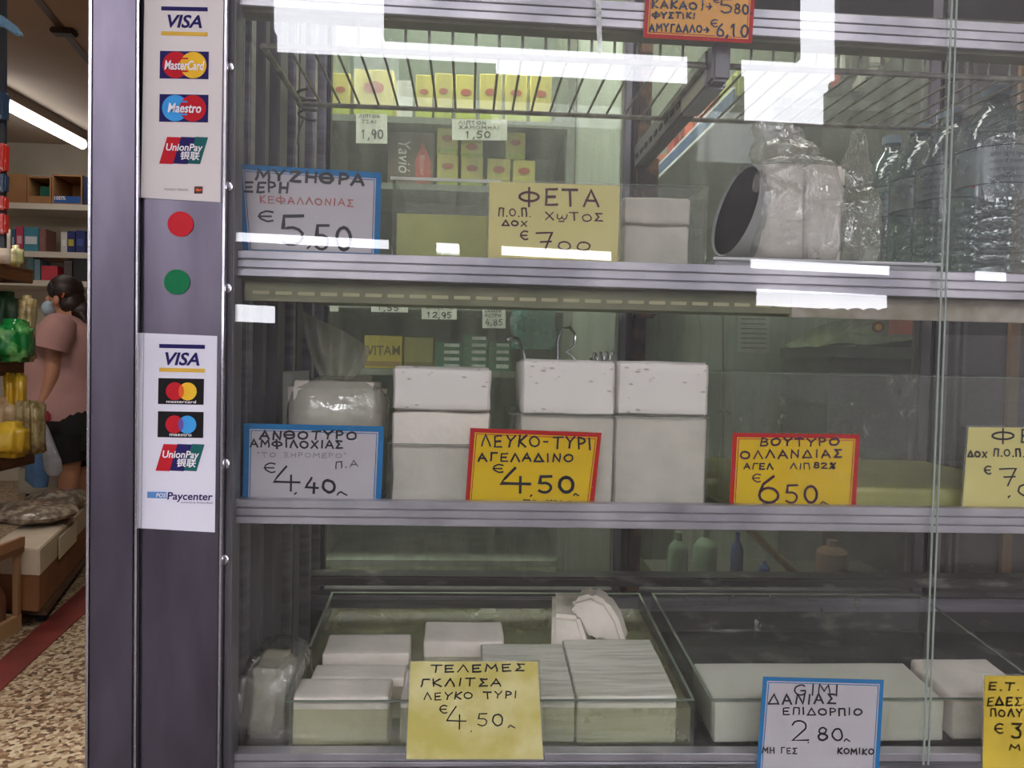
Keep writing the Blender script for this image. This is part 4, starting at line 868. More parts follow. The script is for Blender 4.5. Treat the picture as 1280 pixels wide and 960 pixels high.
plabel('square shelf label under the slotted lip beside the teal bag', 603, 384, 632, 410, [('ΖΑΧΑΡΗ', 606, 626, 390, 4, .8), ('ΑΣΠΡΗ', 606, 626, 396, 4, .8), ('4,85', 607, 628, 406, 7, 1.2)])
plabel('tiny blank shelf label near the left stile', 407, 374, 423, 389, [])
grn = mat('green_carton', S(60, 130, 92), .5, 0, S(50, 112, 80), 10); pal = flat(206, 206, 176); wl = flat(214, 222, 208)
gl = 'boxes on the third row behind the rear glass'
for lb, x0, x1, m_, bd in (('green box at the left end of the third row', 407, 438, grn, wl), ('green box second from the left on the third row', 442, 468, grn, wl), ('pale box third from the left on the third row', 473, 512, pal, None), ('pale box fourth from the left on the third row', 526, 575, pal, None), ('yellowish wide box at the right end of the third row', 585, 645, flat(206, 204, 140), None)):
    carton(lb, x0, 345, x1, 379, m_, gl, zb=boards[2], logo=False, name='goods_box', band=bd)
t = carton('yellow lettered box at the left of the fourth row', 455, 420, 503, 462, flat(196, 178, 62), gl, zb=boards[3], logo=False, name='goods_box', band=flat(150, 120, 60))
print_text(t, 'VITAM', 458, 432, 500, 444, flat(104, 84, 34), Y1_-.001, 0, .01, 0)
t = carton('dull yellow box beside the lettered one on the fourth row', 505, 422, 542, 462, flat(150, 142, 66), gl, zb=boards[3], logo=False, name='goods_box', band=flat(120, 104, 52))
for c, (x0, x1, n, cn) in enumerate(((544, 576, 4, 'left'), (579, 609, 5, 'middle'), (611, 638, 4, 'right'))):
    h = 8.6
    for k in range(n):
        y1 = 461.5-k*h; zb_ = boards[3] if k == 0 else Z(x0, y1, Y1_)+.0004
        t = thing('green_box', '%s small green box from the bottom in the %s stack of the fourth row' % (['lowest', 'second', 'third', 'fourth', 'fifth'][k], cn), 'box', (X(x0, Y1_), Y1_+.05, zb_), 'stacked small green boxes')
        a, b = X(x0, Y1_, 440), X(x1, Y1_, 440); zt_ = Z(x0, y1-h+.3, Y1_)
        MB().box(a, b, Y1_, Y1_+.1, zb_, zt_).build('carton', grn, t)
        MB().box(a+(b-a)*.35, b-.004, Y1_-.0008, Y1_, zb_+(zt_-zb_)*.3, zb_+(zt_-zb_)*.8).build('paper_seal', wl, t)
# bag on the rear, teal, hanging
o = bag('', 668, 436, 376, 56, 2.0, .085, (668, 368, 22), [(668, 362, 30)], seed=12, m_=glassy('teal_bag', (.6, .8, .78), .06, .8, S(96, 150, 142), .1, 20, hmin=.4, bump=.8), wob=.01)
tag(o, 'teal plastic bag hanging behind the rear glass right of the 4,85 label', 'bag')
o = bx(MB(), 707, 20, 779, 760, 2.55, .3); o = o.build('tall_cabinet', mat('cabinet_paint', S(176, 186, 172), .5, 0, S(160, 170, 156), 3), bevel=.004)
for v in o.data.vertices:
    if v.co.z < .2: v.co.z = -o.location.z
tag(o, 'tall plain grey green cabinet behind the rear glass, left of the centre post', 'cabinet')
# right rear window view
fd = bx(MB(), 868, 352, 1036, 590, 2.3, .5).build('body', mat('pale_cabinet', S(172, 184, 166), .5, 0, S(156, 168, 150), 3), None, bevel=.004)
t = thing('low_cabinet', 'pale green cabinet with a taped notice behind the right rear glass', 'cabinet', (fd.location.x, 2.55, 0))
for v in fd.data.vertices:
    if v.co.z < .2: v.co.z = -fd.location.z
fd.location = fd.location-t.location; fd.parent = t
poly(t, 'notice', [(922, 392), (962, 393), (962, 442), (922, 440)], flat(196, 202, 186), 2.298, .001)
for k in range(7): poly(t, 'notice_line', [(926, 398+k*6), (958, 398.6+k*6), (958, 399.8+k*6), (926, 399.2+k*6)], flat(96, 104, 94), 2.2965, .001)
poly(t, 'door_gap', [(903, 375), (905, 375), (905, 588), (903, 588)], flat(90, 98, 86), 2.297, .001)
# side shelf running away from the case at upper right
sx = .52; z1 = 1.60
t = thing('side_shelf', 'shelf with blue and white edge strip seen from below, right of centre post', 'shelf', (sx+.3, 1.95, z1))
MB().box(sx, 1.06, 1.52, 2.949, z1-.02, z1).build('board', mat('shelf_underside', S(92, 96, 82), .6, 0, S(80, 84, 72), 4), t)
MB().box(sx-.004, sx, 1.52, 2.949, z1-.022, z1-.016).build('strip_white', flat(226, 228, 226), t); MB().box(sx-.004, sx, 1.52, 2.949, z1-.016, z1+.012).build('strip_blue', flat(44, 78, 128), t); MB().box(sx-.004, sx, 1.52, 2.949, z1+.012, z1+.017).build('strip_white', flat(226, 228, 226), t)
o = MB().slab([(800, 205), (1110, 205), (1110, 350), (800, 350)], 2.9, 2.949).build('wall_board', mat('shelf_shade_dark', S(74, 78, 68), .7, 0, S(62, 66, 58), 5)); tag(o, 'dark added board standing for the shade below the blue edged side shelf', 'board')  # added board, its dark colour stands in for shade under the shelf
rnd = random.Random(4)
for i, (y, c, lb) in enumerate(((1.56, (186, 190, 90), 'green yellow packet nearest on the side shelf'), (1.68, (178, 70, 56), 'red packet second on the side shelf'), (1.83, (206, 84, 52), 'orange red packet in the middle of the side shelf'), (2.0, (170, 52, 50), 'dark red packet near the far end of the side shelf'), (2.2, (196, 120, 96), 'pale red packet at the far end of the side shelf'))):
    o = MB().box(sx+.01, sx+.13, y, y+.10, z1+.0005, z1+.07+.02*(i % 2)).build('snack_packet', flat(*c), bevel=.012); tag(o, lb, 'packet', 'packets on the side shelf')
# crumpled printed sack lying on the low cabinet at right
o = MB().slab([(1022, 432), (1060, 410), (1090, 396), (1156, 394), (1156, 424), (1110, 428), (1060, 430)], 1.9, 2.1).build('printed_sack', mat('sack', S(176, 186, 150), .5, 0, S(150, 158, 128), 14, .5, 30)); 
sack = thing('printed_sack', 'crumpled pale sack with a red print behind the right rear glass', 'sack', o.location)
o.name = 'sack_body'; o.location = (0, 0, 0); o.parent = sack; noise_mesh(o, .012, 14, 3, 3)
poly(sack, 'red_print', [(1112, 399), (1155, 400), (1155, 418), (1110, 418)], flat(196, 84, 62), 1.885, .001); poly(sack, 'emblem', ell(1098, 409, 8, 7, 20), flat(120, 40, 50), 1.885, .001); poly(sack, 'emblem', ell(1098, 409, 4.5, 4.2, 16), flat(214, 160, 60), 1.8845, .0004)
shelfr = thing('rear_table', 'dark table behind the right rear glass under the crumpled sack', 'table', (X(1060, 2.0), 2.0, 0))
zt_ = Z(1090, 433, 1.9)
MB().box(X(1038, 1.88), X(1152, 1.88), 1.86, 2.2, zt_-.03, zt_-.002).build('top', flat(72, 74, 64), shelfr)
MB().box(X(1040, 1.88), X(1158, 1.88), 1.9, 2.18, 0, zt_-.03).build('body', mat('dark_cupboard', S(62, 64, 56), .6, 0, S(44, 46, 40), 5), shelfr)
# tall black cooler at right
t = thing('drinks_cooler', 'tall black cooler seen through the glass at the right edge', 'cooler', (X(1240, 2.2), 2.4, 0))
MB().box(X(1177, 2.2, 430), X(1400, 2.2), 2.21, 2.7, 0, 2.1).build('body', mat('black_cooler', S(26, 25, 26), .4, 0, S(36, 34, 34), 5), t)
for x, m_ in ((1180, alu_dark), (1194, flat(70, 70, 72)), (1203, flat(60, 60, 62)), (1262, flat(104, 78, 48))):
    MB().box(X(x, 2.2, 430), X(x+(12 if x == 1262 else 4), 2.2, 430), 2.195, 2.21, 0, 2.1).build('door_bar', m_, t)
# goods seen low through the right rear glass
lowt = thing('floor_crate', 'low dark crate of bottles seen under the middle shelf at right', 'crate', (X(980, 1.7), 1.75, 0))
zc = Z(980, 733, 1.62)
MB().box(X(806, 1.62, 700), X(1140, 1.62, 700), 1.62, 1.84, 0, zc).build('body', flat(70, 72, 62), lowt)
def gbottle(px, yt, w_, m_, label, Y=1.66):
    R = w_/2/960*Y; c = P(px, 730, Y); H = Z(px, yt, Y)-zc
    o = MB().lathe([(.001, 0), (R, 0), (R, H*.62), (R*.8, H*.72), (R*.36, H*.82), (R*.36, H), (.001, H)], c.x, Y+R, zc+.0008, 20, cap=False).build('squat_bottle', m_, smooth=True); tag(o, label, 'bottle', 'bottles on the low crate')
gbottle(850, 668, 26, flat(92, 112, 92, 25), 'dull green bottle at the left of the low crate'); gbottle(885, 664, 30, flat(110, 134, 108, 25), 'lighter green bottle second on the low crate')
gbottle(923, 668, 16, flat(30, 56, 110, 25), 'narrow dark blue bottle on the low crate'); gbottle(958, 704, 14, flat(32, 60, 116, 25), 'short dark blue bottle on the low crate')
gbottle(1048, 680, 40, flat(110, 86, 66, 35), 'brown jar at the right of the low crate', 1.7)
o = MB().tube([P(926, 650, 1.6), P(965, 690, 1.62), P(1018, 738, 1.64)], .009, 10).build('broom_stick', flat(150, 128, 88), smooth=True); tag(o, 'wooden broom stick leaning diagonally behind the right rear glass', 'broom')
o = MB().slab([(793, 688), (828, 728), (794, 731)], 1.6, 1.62).build('folded_cloth', flat(176, 184, 120)); tag(o, 'yellow green folded cloth next to the centre post, low', 'cloth')
o = MB().slab([(1024, 58), (1046, 58), (1044, 104), (1022, 104)], 2.88, 2.949).build('poster', flat(170, 176, 160)); 
tag(o, 'pale poster on the back wall at upper right', 'poster')
o = MB().slab([(1046, 57), (1107, 60), (1107, 112), (1044, 110)], 2.88, 2.949).build('wall_board', flat(52, 50, 46)); tag(o, 'dark board on the back wall carrying the hanging packets', 'board')
for i, (x0, x1, y0, y1, c, lb) in enumerate(((1050, 1058, 66, 92, (224, 224, 220), 'white slim packet'), (1047, 1052, 84, 106, (170, 40, 40), 'red slim packet'), (1062, 1088, 60, 92, (70, 60, 58), 'dark foil packet'), (1074, 1106, 84, 108, (196, 192, 186), 'silver crumpled packet'), (1086, 1104, 62, 80, (206, 202, 196), 'small silver packet'))):
    o = MB().slab([(x0, y0), (x1, y0), (x1, y1), (x0, y1)], 2.82, 2.879).build('hanging_packet', flat(*c), bevel=.006); tag(o, lb+' hanging on the back wall at upper right', 'packet', 'packets hanging on the back wall')
o = MB().slab([(1106, 70), (1170, 72), (1170, 116), (1106, 114)], 2.88, 2.949).build('wall_board', flat(132, 132, 104)); tag(o, 'olive board on the back wall right of the hanging packets', 'board')

# ================================================================== SHOP ENTRANCE AT THE LEFT
# fluorescent tube
a, b = P(-30, 137, 4.9), P(103, 199, 6.1)
a.z = b.z = CEIL-.07; d = b-a
t = thing('ceiling_lamp', 'long fluorescent tube lamp on the shop ceiling', 'lamp', (a+b)/2+Vector((0, 0, -.02)))
nrm = Vector((-d.y, d.x, 0)).normalized()*.035
MB().hexa([a-nrm, b-nrm, b+nrm, a+nrm], [p+Vector((0, 0, .07)) for p in (a-nrm, b-nrm, b+nrm, a+nrm)]).build('housing', flat(120, 104, 92), t)
MB().tube([a+Vector((0, 0, -.03)), b+Vector((0, 0, -.03))], .036, 10).build('tube', emit('lamp_glow', (1, .98, .95), 9), t, smooth=True)
# back wall shelves with boxes
YW = 6.1
wu = thing('wall_shelves', 'white wall shelves with boxes at the end of the shop', 'shelf unit', (X(60, YW), YW+.2, 0))
wz = [Z(50, 254, YW), Z(50, 314, YW), Z(50, 350, YW), Z(50, 420, YW)]
MB().box(X(-60, YW), X(125, YW), YW+.38, YW+.395, 0, Z(50, 205, YW)).build('back_panel', flat(196, 186, 168), wu)
for z in wz:
    MB().box(X(-60, YW), X(125, YW), YW, YW+.38, z-.045, z-.001).build('shelf_board', flat(216, 208, 194), wu)
def wbox(name, label, x0, y0, x1, lvl, m_, grp, d=.2, parts=None, z=None):
    zb = wz[lvl] if z is None else z; a, b = X(x0, YW+.02, 300), X(x1, YW+.02, 300); zt_ = Z(x0, y0, YW+.02)
    t = thing(name, label, 'box', ((a+b)/2, YW+.1, zb), grp); MB().box(a, b, YW+.02, YW+.02+d, zb, zt_).build('carton', m_, t); 
    if parts: MB().box(a+.01, b-.01, YW+.016, YW+.02, zb+(zt_-zb)*parts[1], zb+(zt_-zb)*parts[2]).build('print', parts[0], t)
    return t
cb = mat('cardboard', S(168, 122, 80), .75, 0, S(152, 108, 70), 6); cbd = flat(70, 46, 34)
def openbox(label, x0, y0, x1, y1, m_, front=None):
    a, b = P(x0, y1, YW+.02), P(x1, y0, YW+.02); z0 = wz[0]
    t = thing('open_carton', label, 'box', ((a.x+b.x)/2, YW+.15, z0), 'open cartons on the top wall shelf')
    MB().box(a.x, b.x, YW+.30, YW+.31, z0, b.z).build('rear', m_, t); MB().box(a.x, a.x+.012, YW+.02, YW+.3, z0, b.z).build('side', m_, t); MB().box(b.x-.012, b.x, YW+.02, YW+.3, z0, b.z).build('side', m_, t)
    MB().box(a.x+.012, b.x-.012, YW+.02, YW+.3, z0, z0+.01).build('floor_panel', m_, t); MB().box(a.x+.012, b.x-.012, YW+.02, YW+.3, b.z-.012, b.z).build('lid', m_, t)
    MB().box(a.x+.012, b.x-.012, YW+.02, YW+.028, z0+.01, z0+(b.z-z0)*.28).build('front', front or m_, t)
    return t
wbox('carton', 'plain brown carton at the left end of the top wall shelf', 8, 217, 33, 0, cb, 'cartons on the top wall shelf', .3)
openbox('open brown carton with green packets in the middle of the top wall shelf', 34, 221, 64, 253, cb)
t = openbox('open brown carton with blue front at the right of the top wall shelf', 65, 219, 103, 253, cb, flat(40, 90, 160))
print_text(t, '100%', 68, 245, 82, 250, wht, YW+.016, 0, .02, 0)
o = bx(MB(), 50, 228, 62, 250, YW+.1, .1).build('green_packet', flat(40, 110, 90)); o.location.z = wz[0]+.011; tag(o, 'green packet inside the middle open carton', 'packet')
wbox('carton', 'dark blue carton beside the post on the top wall shelf', 104, 221, 118, 0, flat(30, 44, 84), 'cartons on the top wall shelf', .2)
g2 = 'packets of toiletries on the second wall shelf'
for i, (x0, x1, y0, c, c2, lb) in enumerate(((14, 19, 286, (66, 100, 130), (200, 200, 210), 'blue packet at the left'), (20, 29, 283, (190, 70, 100), (226, 180, 190), 'pink packet'), (30, 48, 284, (70, 140, 160), (216, 220, 226), 'turquoise packet with white pattern'), (49, 57, 286, (140, 96, 90), (150, 110, 100), 'brownish packet'), (76, 84, 290, (206, 204, 200), (226, 226, 226), 'white packet'), (84, 94, 289, (40, 50, 110), (190, 180, 60), 'dark blue packet with yellow print'), (95, 106, 288, (46, 54, 116), (70, 90, 160), 'dark blue packet next to the post'))):
    wbox('toiletry_packet', lb+' on the second wall shelf', x0, y0, x1, 1, flat(*c), g2, .15, (flat(*c2), .3, .62))
for i, (x0, x1, y0, c, lb) in enumerate(((34, 42, 322, (80, 110, 120), 'blue grey packet on the third wall shelf'), (43, 50, 324, (110, 140, 150), 'pale blue packet on the third wall shelf'), (52, 72, 332, (196, 60, 76), 'low red packet on the third wall shelf'), (80, 90, 326, (90, 80, 80), 'grey packet on the third wall shelf'), (92, 108, 320, (40, 40, 46), 'black packet by the post on the third wall shelf'))):
    wbox('toiletry_packet', lb, x0, y0, x1, 2, flat(*c), 'packets on the third wall shelf', .15)
# white low freezer behind the woman's bags
fz = thing('chest_freezer', 'grey white chest freezer behind the hanging blue bag', 'freezer', (X(52, 5.9), 5.95, 0))
MB().box(X(22, 5.7, 600), X(112, 5.7, 600), 5.7, 6.08, .03, Z(50, 585, 5.7)).build('body', flat(150, 144, 130), fz, bevel=.01); MB().box(X(21, 5.7, 600), X(113, 5.7, 600), 5.69, 6.08, Z(50, 584, 5.7), Z(50, 576, 5.7)).build('lid', flat(130, 126, 116), fz, bevel=.01)
MB().box(X(22, 5.7, 600)+.03, X(112, 5.7, 600)-.03, 5.75, 6.05, 0, .03).build('foot_plinth', black, fz)
# brown rack at the left
RX1, RY0, RY1 = X(36, 3.8), 2.9, 3.8
rack = thing('wooden_rack', 'brown wooden shop rack with bags of food at the left edge', 'rack', (RX1-.4, 3.4, 0))
wood = mat('rack_wood', S(134, 88, 54), .5, 0, S(108, 68, 40), 8, stretch=(6, .6, 6))
rz = [Z(20, 337, 3.8), Z(20, 452, 3.8), Z(20, 562, 3.8), Z(20, 690, 3.8)]
for i, z in enumerate(rz):
    dx = (.02, -.02, .03, -.1)[i]
    MB().box(RX1-.9, RX1+dx, RY0, RY1, z-.012, z-.001).build('shelf_board', wood, rack)
    MB().box(RX1+dx-.015, RX1+dx, RY0, RY1, z-.065, z-.012).build('shelf_edge', wood, rack, bevel=.003)
    MB().box(RX1-.9, RX1+dx-.016, RY1-.015, RY1, z-.065, z-.012).build('shelf_edge', wood, rack, bevel=.003)
MB().box(RX1-.92, RX1-.9, RY0, RY1, 0, 2.2).build('side_panel', wood, rack)
for y in (RY0+.05, RY1-.08): MB().box(RX1-.14, RX1-.115, y, y+.025, 0, 2.2).build('upright', flat(90, 80, 74), rack)
MB().box(RX1-.6, RX1-.12, RY1-.5, RY1-.1, .12, rz[2]-.07).build('mesh_basket', mat('dark_mesh', S(40, 44, 50), .5, .3), rack)
def pack(name, label, x0, y0, x1, y1, lvl, Y, m_, grp, cat='bag', d=.1, rnd_=.03, amp=.012, seed=1, lab=None):
    z0 = rz[lvl]+.0005; a, b = X(x0, Y, y1), X(x1, Y, y1); zt_ = Z(x0, y0, Y)
    o = MB().box(a, b, Y, Y+d, z0, zt_).build(name, m_)
    bm = bmesh.new(); bm.from_mesh(o.data); bmesh.ops.bevel(bm, geom=bm.edges[:], offset=min(rnd_, (b-a)*.3, (zt_-z0)*.3), segments=3, affect='EDGES'); bmesh.ops.subdivide_edges(bm, edges=[e for e in bm.edges if e.calc_length() > .03], cuts=3, use_grid_fill=True); bm.to_mesh(o.data); bm.free()
    noise_mesh(o, amp, 16, seed)
    for v in o.data.vertices: v.co.z = max(0, v.co.z)
    for p in o.data.polygons: p.use_smooth = True
    o.location.x = o.location.x
    return tag(o, label, cat, grp)
gr = 'food bags on the brown rack'
crk = dict(rough=.2, bump=.6, bscale=24)
greenf = mat('green_foil', S(26, 122, 56), .15, 0, S(120, 190, 110), 16, .7, 24, ramp=(.5, .62)); leaf = mat('leafy_green', S(26, 62, 30), .5, 0, S(20, 48, 24), 10, .5, 20)
pasta = mat('pasta_pack', S(196, 178, 132), .25, 0, S(150, 128, 84), 22, .6, 24, ramp=(.45, .6)); yfoil = mat('yellow_foil', S(226, 188, 60), .3, 0, S(206, 160, 40), 8, .5, 18)
bread = mat('bread_bag', S(170, 130, 88), .3, 0, S(208, 180, 140), 12, .6, 24)
pack('chip_bag', 'green foil bag on the middle board of the rack', -12, 398, 27, 450, 1, 3.48, greenf, gr, d=.14, seed=2)
pack('leafy_bag', 'dark green rounded bag above the green foil bag', -20, 362, 15, 450, 1, 3.66, leaf, gr, d=.12, rnd_=.06, seed=3)
pack('pasta_pack', 'pale pasta pack behind the green bags on the rack', 19, 368, 36, 450, 1, 3.68, pasta, gr, d=.08, seed=4)
pack('snack_can', 'yellow lettered pack at the left under the middle board', 2, 466, 13, 570, 2, 3.61, yfoil, gr, d=.06, rnd_=.02, amp=.005, seed=5)
pack('snack_can', 'second yellow lettered pack under the middle board', 14, 466, 26, 570, 2, 3.61, yfoil, gr, d=.06, rnd_=.02, amp=.005, seed=6)
pack('yellow_bag', 'bright yellow foil bag with red stripe on the lower board', -14, 528, 24, 572, 2, 3.45, yfoil, gr, d=.12, seed=7)
pack('bread_bag', 'clear bag of brown bread above the yellow foil bag', -20, 497, 12, 530, 2, 3.58, bread, gr, d=.08, seed=8)
for i, x in enumerate((17, 26, 35)):
    pack('noodle_pack', ['left', 'middle', 'right'][i]+' one of three upright pale noodle packs on the lower board', x, 500+i*2, x+9, 562, 2, 3.6, pasta, 'upright noodle packs', d=.1, rnd_=.012, amp=.006, seed=9+i)
pack('small_pouch', 'small cream pouch leaning on the top board of the rack', 8, 306, 25, 337, 0, 3.7, mat('cream_pouch', S(206, 198, 160), .3, 0, S(150, 160, 90), 12), gr, d=.05, seed=13)
pack('paper_sign', 'white paper card at the left end of the top board', -10, 286, 12, 340, 0, 3.55, flat(216, 206, 190), gr, cat='card', d=.01, rnd_=.002, amp=.002, seed=14)
redp = mat('red_packet', S(186, 44, 34), .3, 0, S(214, 200, 190), 26, .3, 20, ramp=(.58, .66)); dkp = mat('dark_blue_packet', S(44, 60, 84), .3, 0, S(180, 186, 196), 24, .3, 20, ramp=(.58, .66))
hg = 'packets hanging in a column at the left edge'
for i, (y0, y1, m_, lb) in enumerate(((112, 150, dkp, 'topmost packet, blue and white,'), (176, 214, redp, 'upper red packet'), (214, 240, dkp, 'dark blue packet'), (242, 262, redp, 'lower red packet'), (264, 292, redp, 'lowest orange red packet'))):
    o = MB().slab([(-20, y0), (7-i*.4, y0+3), (5, y1), (-20, y1-1)], 2.6, 2.63).build('hanging_packet', m_, bevel=.005); tag(o, lb+' of the column hanging at the left edge', 'packet', hg)
o = MB().box(X(-4, 2.62, 240), X(3, 2.62, 240), 2.6305, 2.645, 1.4, CEIL).build('hanging_rail', flat(40, 42, 48)); tag(o, 'thin dark upright rail behind the hanging packets', 'rail')
o = MB().slab([(-20, 8), (4, 20), (20, 32), (27, 44), (16, 42), (2, 32), (-20, 28)], 2.5, 2.52).build('hanging_bag', glassy('blue_film', (.7, .85, .95), .1, .8, S(150, 186, 214), .1, 20, hmin=.4), bevel=.004); tag(o, 'bluish plastic film hanging at the upper left corner', 'film')
# carton on a dolly
f0 = PZ(48, 790, .10); YD = 3.05
def cp(px, py, Z_): return PZ(px, py, Z_)
zb_, zs_, zt_ = .12, .29, .42
A = P(49, 765, 3.0); zb_ = A.z
A0 = Vector((A.x, A.y, zb_)); dirL = Vector((-1, .12, 0)).normalized()*.19
Bp = P(106, 728, 3.9); dirR = Vector((Bp.x-A.x, .95, 0))
zs_ = zb_+(Z(49, 720, 3.0)-Z(49, 765, 3.0)); zt_ = Z(49, 686, 3.0)
carton_ = thing('lidded_carton', 'brown cardboard carton with a white lid on a dolly near the entrance', 'box', A0)
def quadbox(z0, z1, e=0):
    q = [A0+dirL*(1+e)+Vector((0, -e*.1, 0)), A0+Vector((e*.1, -e*.1, 0)), A0+dirR*(1+e), A0+dirL+dirR*(1+e)]; q = [Vector((v.x, v.y, 0)) for v in q]
    return MB().hexa([v+Vector((0, 0, z0)) for v in q], [v+Vector((0, 0, z1)) for v in q])
quadbox(zb_, zs_+.01).build('body', mat('dark_cardboard', S(140, 92, 56), .75, 0, S(124, 80, 48), 5), carton_, bevel=.004)
quadbox(zs_, zt_, .04).build('lid', mat('white_board', S(206, 190, 168), .7, 0, S(192, 176, 154), 4), carton_, bevel=.004)
MB().hexa([A0+dirR*.28+Vector((.012, 0, zt_-zb_-.11)), A0+dirR*.62+Vector((.012, 0, zt_-zb_-.11)), A0+dirR*.62+Vector((.008, 0, zt_-zb_-.11)), A0+dirR*.28+Vector((.008, 0, zt_-zb_-.11))], [A0+dirR*.28+Vector((.012, 0, zt_-zb_-.02)), A0+dirR*.62+Vector((.012, 0, zt_-zb_-.02)), A0+dirR*.62+Vector((.008, 0, zt_-zb_-.02)), A0+dirR*.28+Vector((.008, 0, zt_-zb_-.02))]).build('paper_slip', flat(214, 200, 176), carton_)
dol = thing('dolly', 'low wheeled dolly under the white lidded carton', 'dolly', (A0.x, A0.y+.4, 0))
mbd = MB(); q = [A0+dirL+Vector((0, .05, 0)), A0+Vector((0, .05, 0)), A0+dirR, A0+dirL+dirR]; q = [Vector((v.x, v.y, 0)) for v in q]
mbd.hexa([v+Vector((0, 0, zb_-.03)) for v in q], [v+Vector((0, 0, zb_-.001)) for v in q]).build('platform', flat(92, 72, 56), dol)
for v in (q[0]+Vector((.04, .05, 0)), q[1]+Vector((-.04, .05, 0)), q[2]+Vector((-.03, -.08, 0)), q[3]+Vector((.04, -.08, 0))):
    rr = (zb_-.03)/2
    MB().tube([v+Vector((-.015, 0, rr)), v+Vector((.015, 0, rr))], rr, 16).build('wheel', flat(30, 34, 44, 40), dol, smooth=True)
# wrapped packages lying on the lid
wr = mat('grey_wrap', S(110, 96, 82), .2, 0, S(170, 156, 138), 26, .8, 30, ramp=(.45, .62))
for i, (px, py, Yq, w_, lb) in enumerate(((36, 664, 3.45, .2, 'shiny grey wrapped package at the near end of the white lid'), (70, 650, 3.75, .13, 'small shiny wrapped package at the far end of the white lid'))):
    c = P(px, py, Yq); o = MB().ellipsoid((c.x, c.y, zt_+.045), w_, .16, .045, 20, 10).build('wrapped_package', wr, smooth=True); noise_mesh(o, .012, 14, i)
    mn = min(v.co.z for v in o.data.vertices); o.location.z += zt_-(o.location.z+mn)+.001; tag(o, lb, 'package', 'wrapped packages on the carton')
# wooden crate bottom left, red strip on the floor
cx0 = P(0, 740, 2.75)
t = thing('wooden_crate', 'pale wooden crate of brown bottles at the left edge near the floor', 'crate', (X(0, 2.8, 740), 2.9, 0))
xr = X(27, 3.0, 780)
MB().box(xr-.5, xr, 2.60, 2.62, .0, .06).build('plank', flat(176, 140, 100), t); MB().box(xr-.5, xr, 2.98, 3.0, 0, .06).build('plank', flat(176, 140, 100), t)
MB().box(xr-.02, xr, 2.62, 2.98, 0, .06).build('plank', flat(176, 140, 100), t); MB().box(xr-.5, xr-.02, 2.62, 2.98, .0, .012).build('base', flat(120, 92, 64), t)
for i in range(3):
    o = MB().lathe([(.001, 0), (.032, 0), (.034, .13), (.014, .18), (.014, .22), (.001, .22)], xr-.06-.075*i, 2.94, .0125, 14, cap=False).build('brown_bottle', mat('amber', S(96, 60, 44), .2), smooth=True); tag(o, ['right', 'middle', 'left'][i]+' brown bottle standing in the wooden crate', 'bottle', 'brown bottles in the crate')
sh2 = Z(27, 682, 3.0)
MB().box(xr-.5, xr+.01, 2.60, 3.0, sh2-.02, sh2).build('raised_tray', flat(112, 72, 48), t); MB().box(xr-.005, xr+.012, 2.60, 3.0, sh2, sh2+.035).build('tray_edge', flat(150, 104, 70), t); 
for y in (2.61, 2.975): MB().box(xr-.02, xr-.0, y, y+.02, .06, sh2-.02).build('corner_post', flat(150, 112, 78), t)
a, b = PZ(-2, 828, .0), PZ(107, 732, .0); d = (b-a); c, e = PZ(-2, 862, 0), PZ(107, 776, 0)
a -= d*.6; b += d*1.6; c -= d*.6; e += d*1.6
struct(MB().hexa([Vector((c.x, c.y, .0005)), Vector((e.x, e.y, .0005)), Vector((b.x, b.y, .0005)), Vector((a.x, a.y, .0005))], [Vector((v.x, v.y, .004)) for v in (c, e, b, a)]).build('trim_3', mat('red_floor_strip', S(126, 50, 44), .5, 0, S(104, 44, 40), 6)))

# ================================================================== WOMAN
YWm = 5.3
def W(px, py, dy=0): return P(px, py, YWm+dy)
skin = mat('skin', S(190, 138, 110), .5); hairm = mat('dark_hair', S(34, 26, 24), .5, 0, S(52, 36, 30), 40, .5, 60); shirt = mat('dusty_pink_cotton', S(184, 142, 138), .85, 0, S(172, 130, 127), 6, .3, 12)
fl0 = PZ(84, 643, 0)
wom = thing('person', 'woman in a dusty pink T-shirt and black shorts, mask on, facing the rack', 'person', (W(88, 500).x, YWm, 0))
def skin_mesh(nodes, edges, parent, name, m_, sub=2):
    me = bpy.data.meshes.new(name); me.from_pydata([n[0] for n in nodes], edges, []); o = bpy.data.objects.new(name, me); COL.objects.link(o)
    md = o.modifiers.new('s', 'SKIN'); sv = me.skin_vertices[0].data
    for i, n in enumerate(nodes): sv[i].radius = (n[1], n[2] if len(n) > 2 else n[1]); sv[i].use_root = (i == 0)
    ms = o.modifiers.new('d', 'SUBSURF'); ms.levels = ms.render_levels = sub
    m2 = bpy.data.meshes.new_from_object(o.evaluated_get(bpy.context.evaluated_depsgraph_get())); bpy.data.objects.remove(o)
    mb = MB(); mb.add([v.co.copy() for v in m2.vertices], [tuple(p.vertices) for p in m2.polygons]); bpy.data.meshes.remove(m2)
    return mb
zf = 0.0
def WZ(px, dy, z): v = P(px, 500, YWm); return Vector((v.x+ (0), YWm+dy, z))
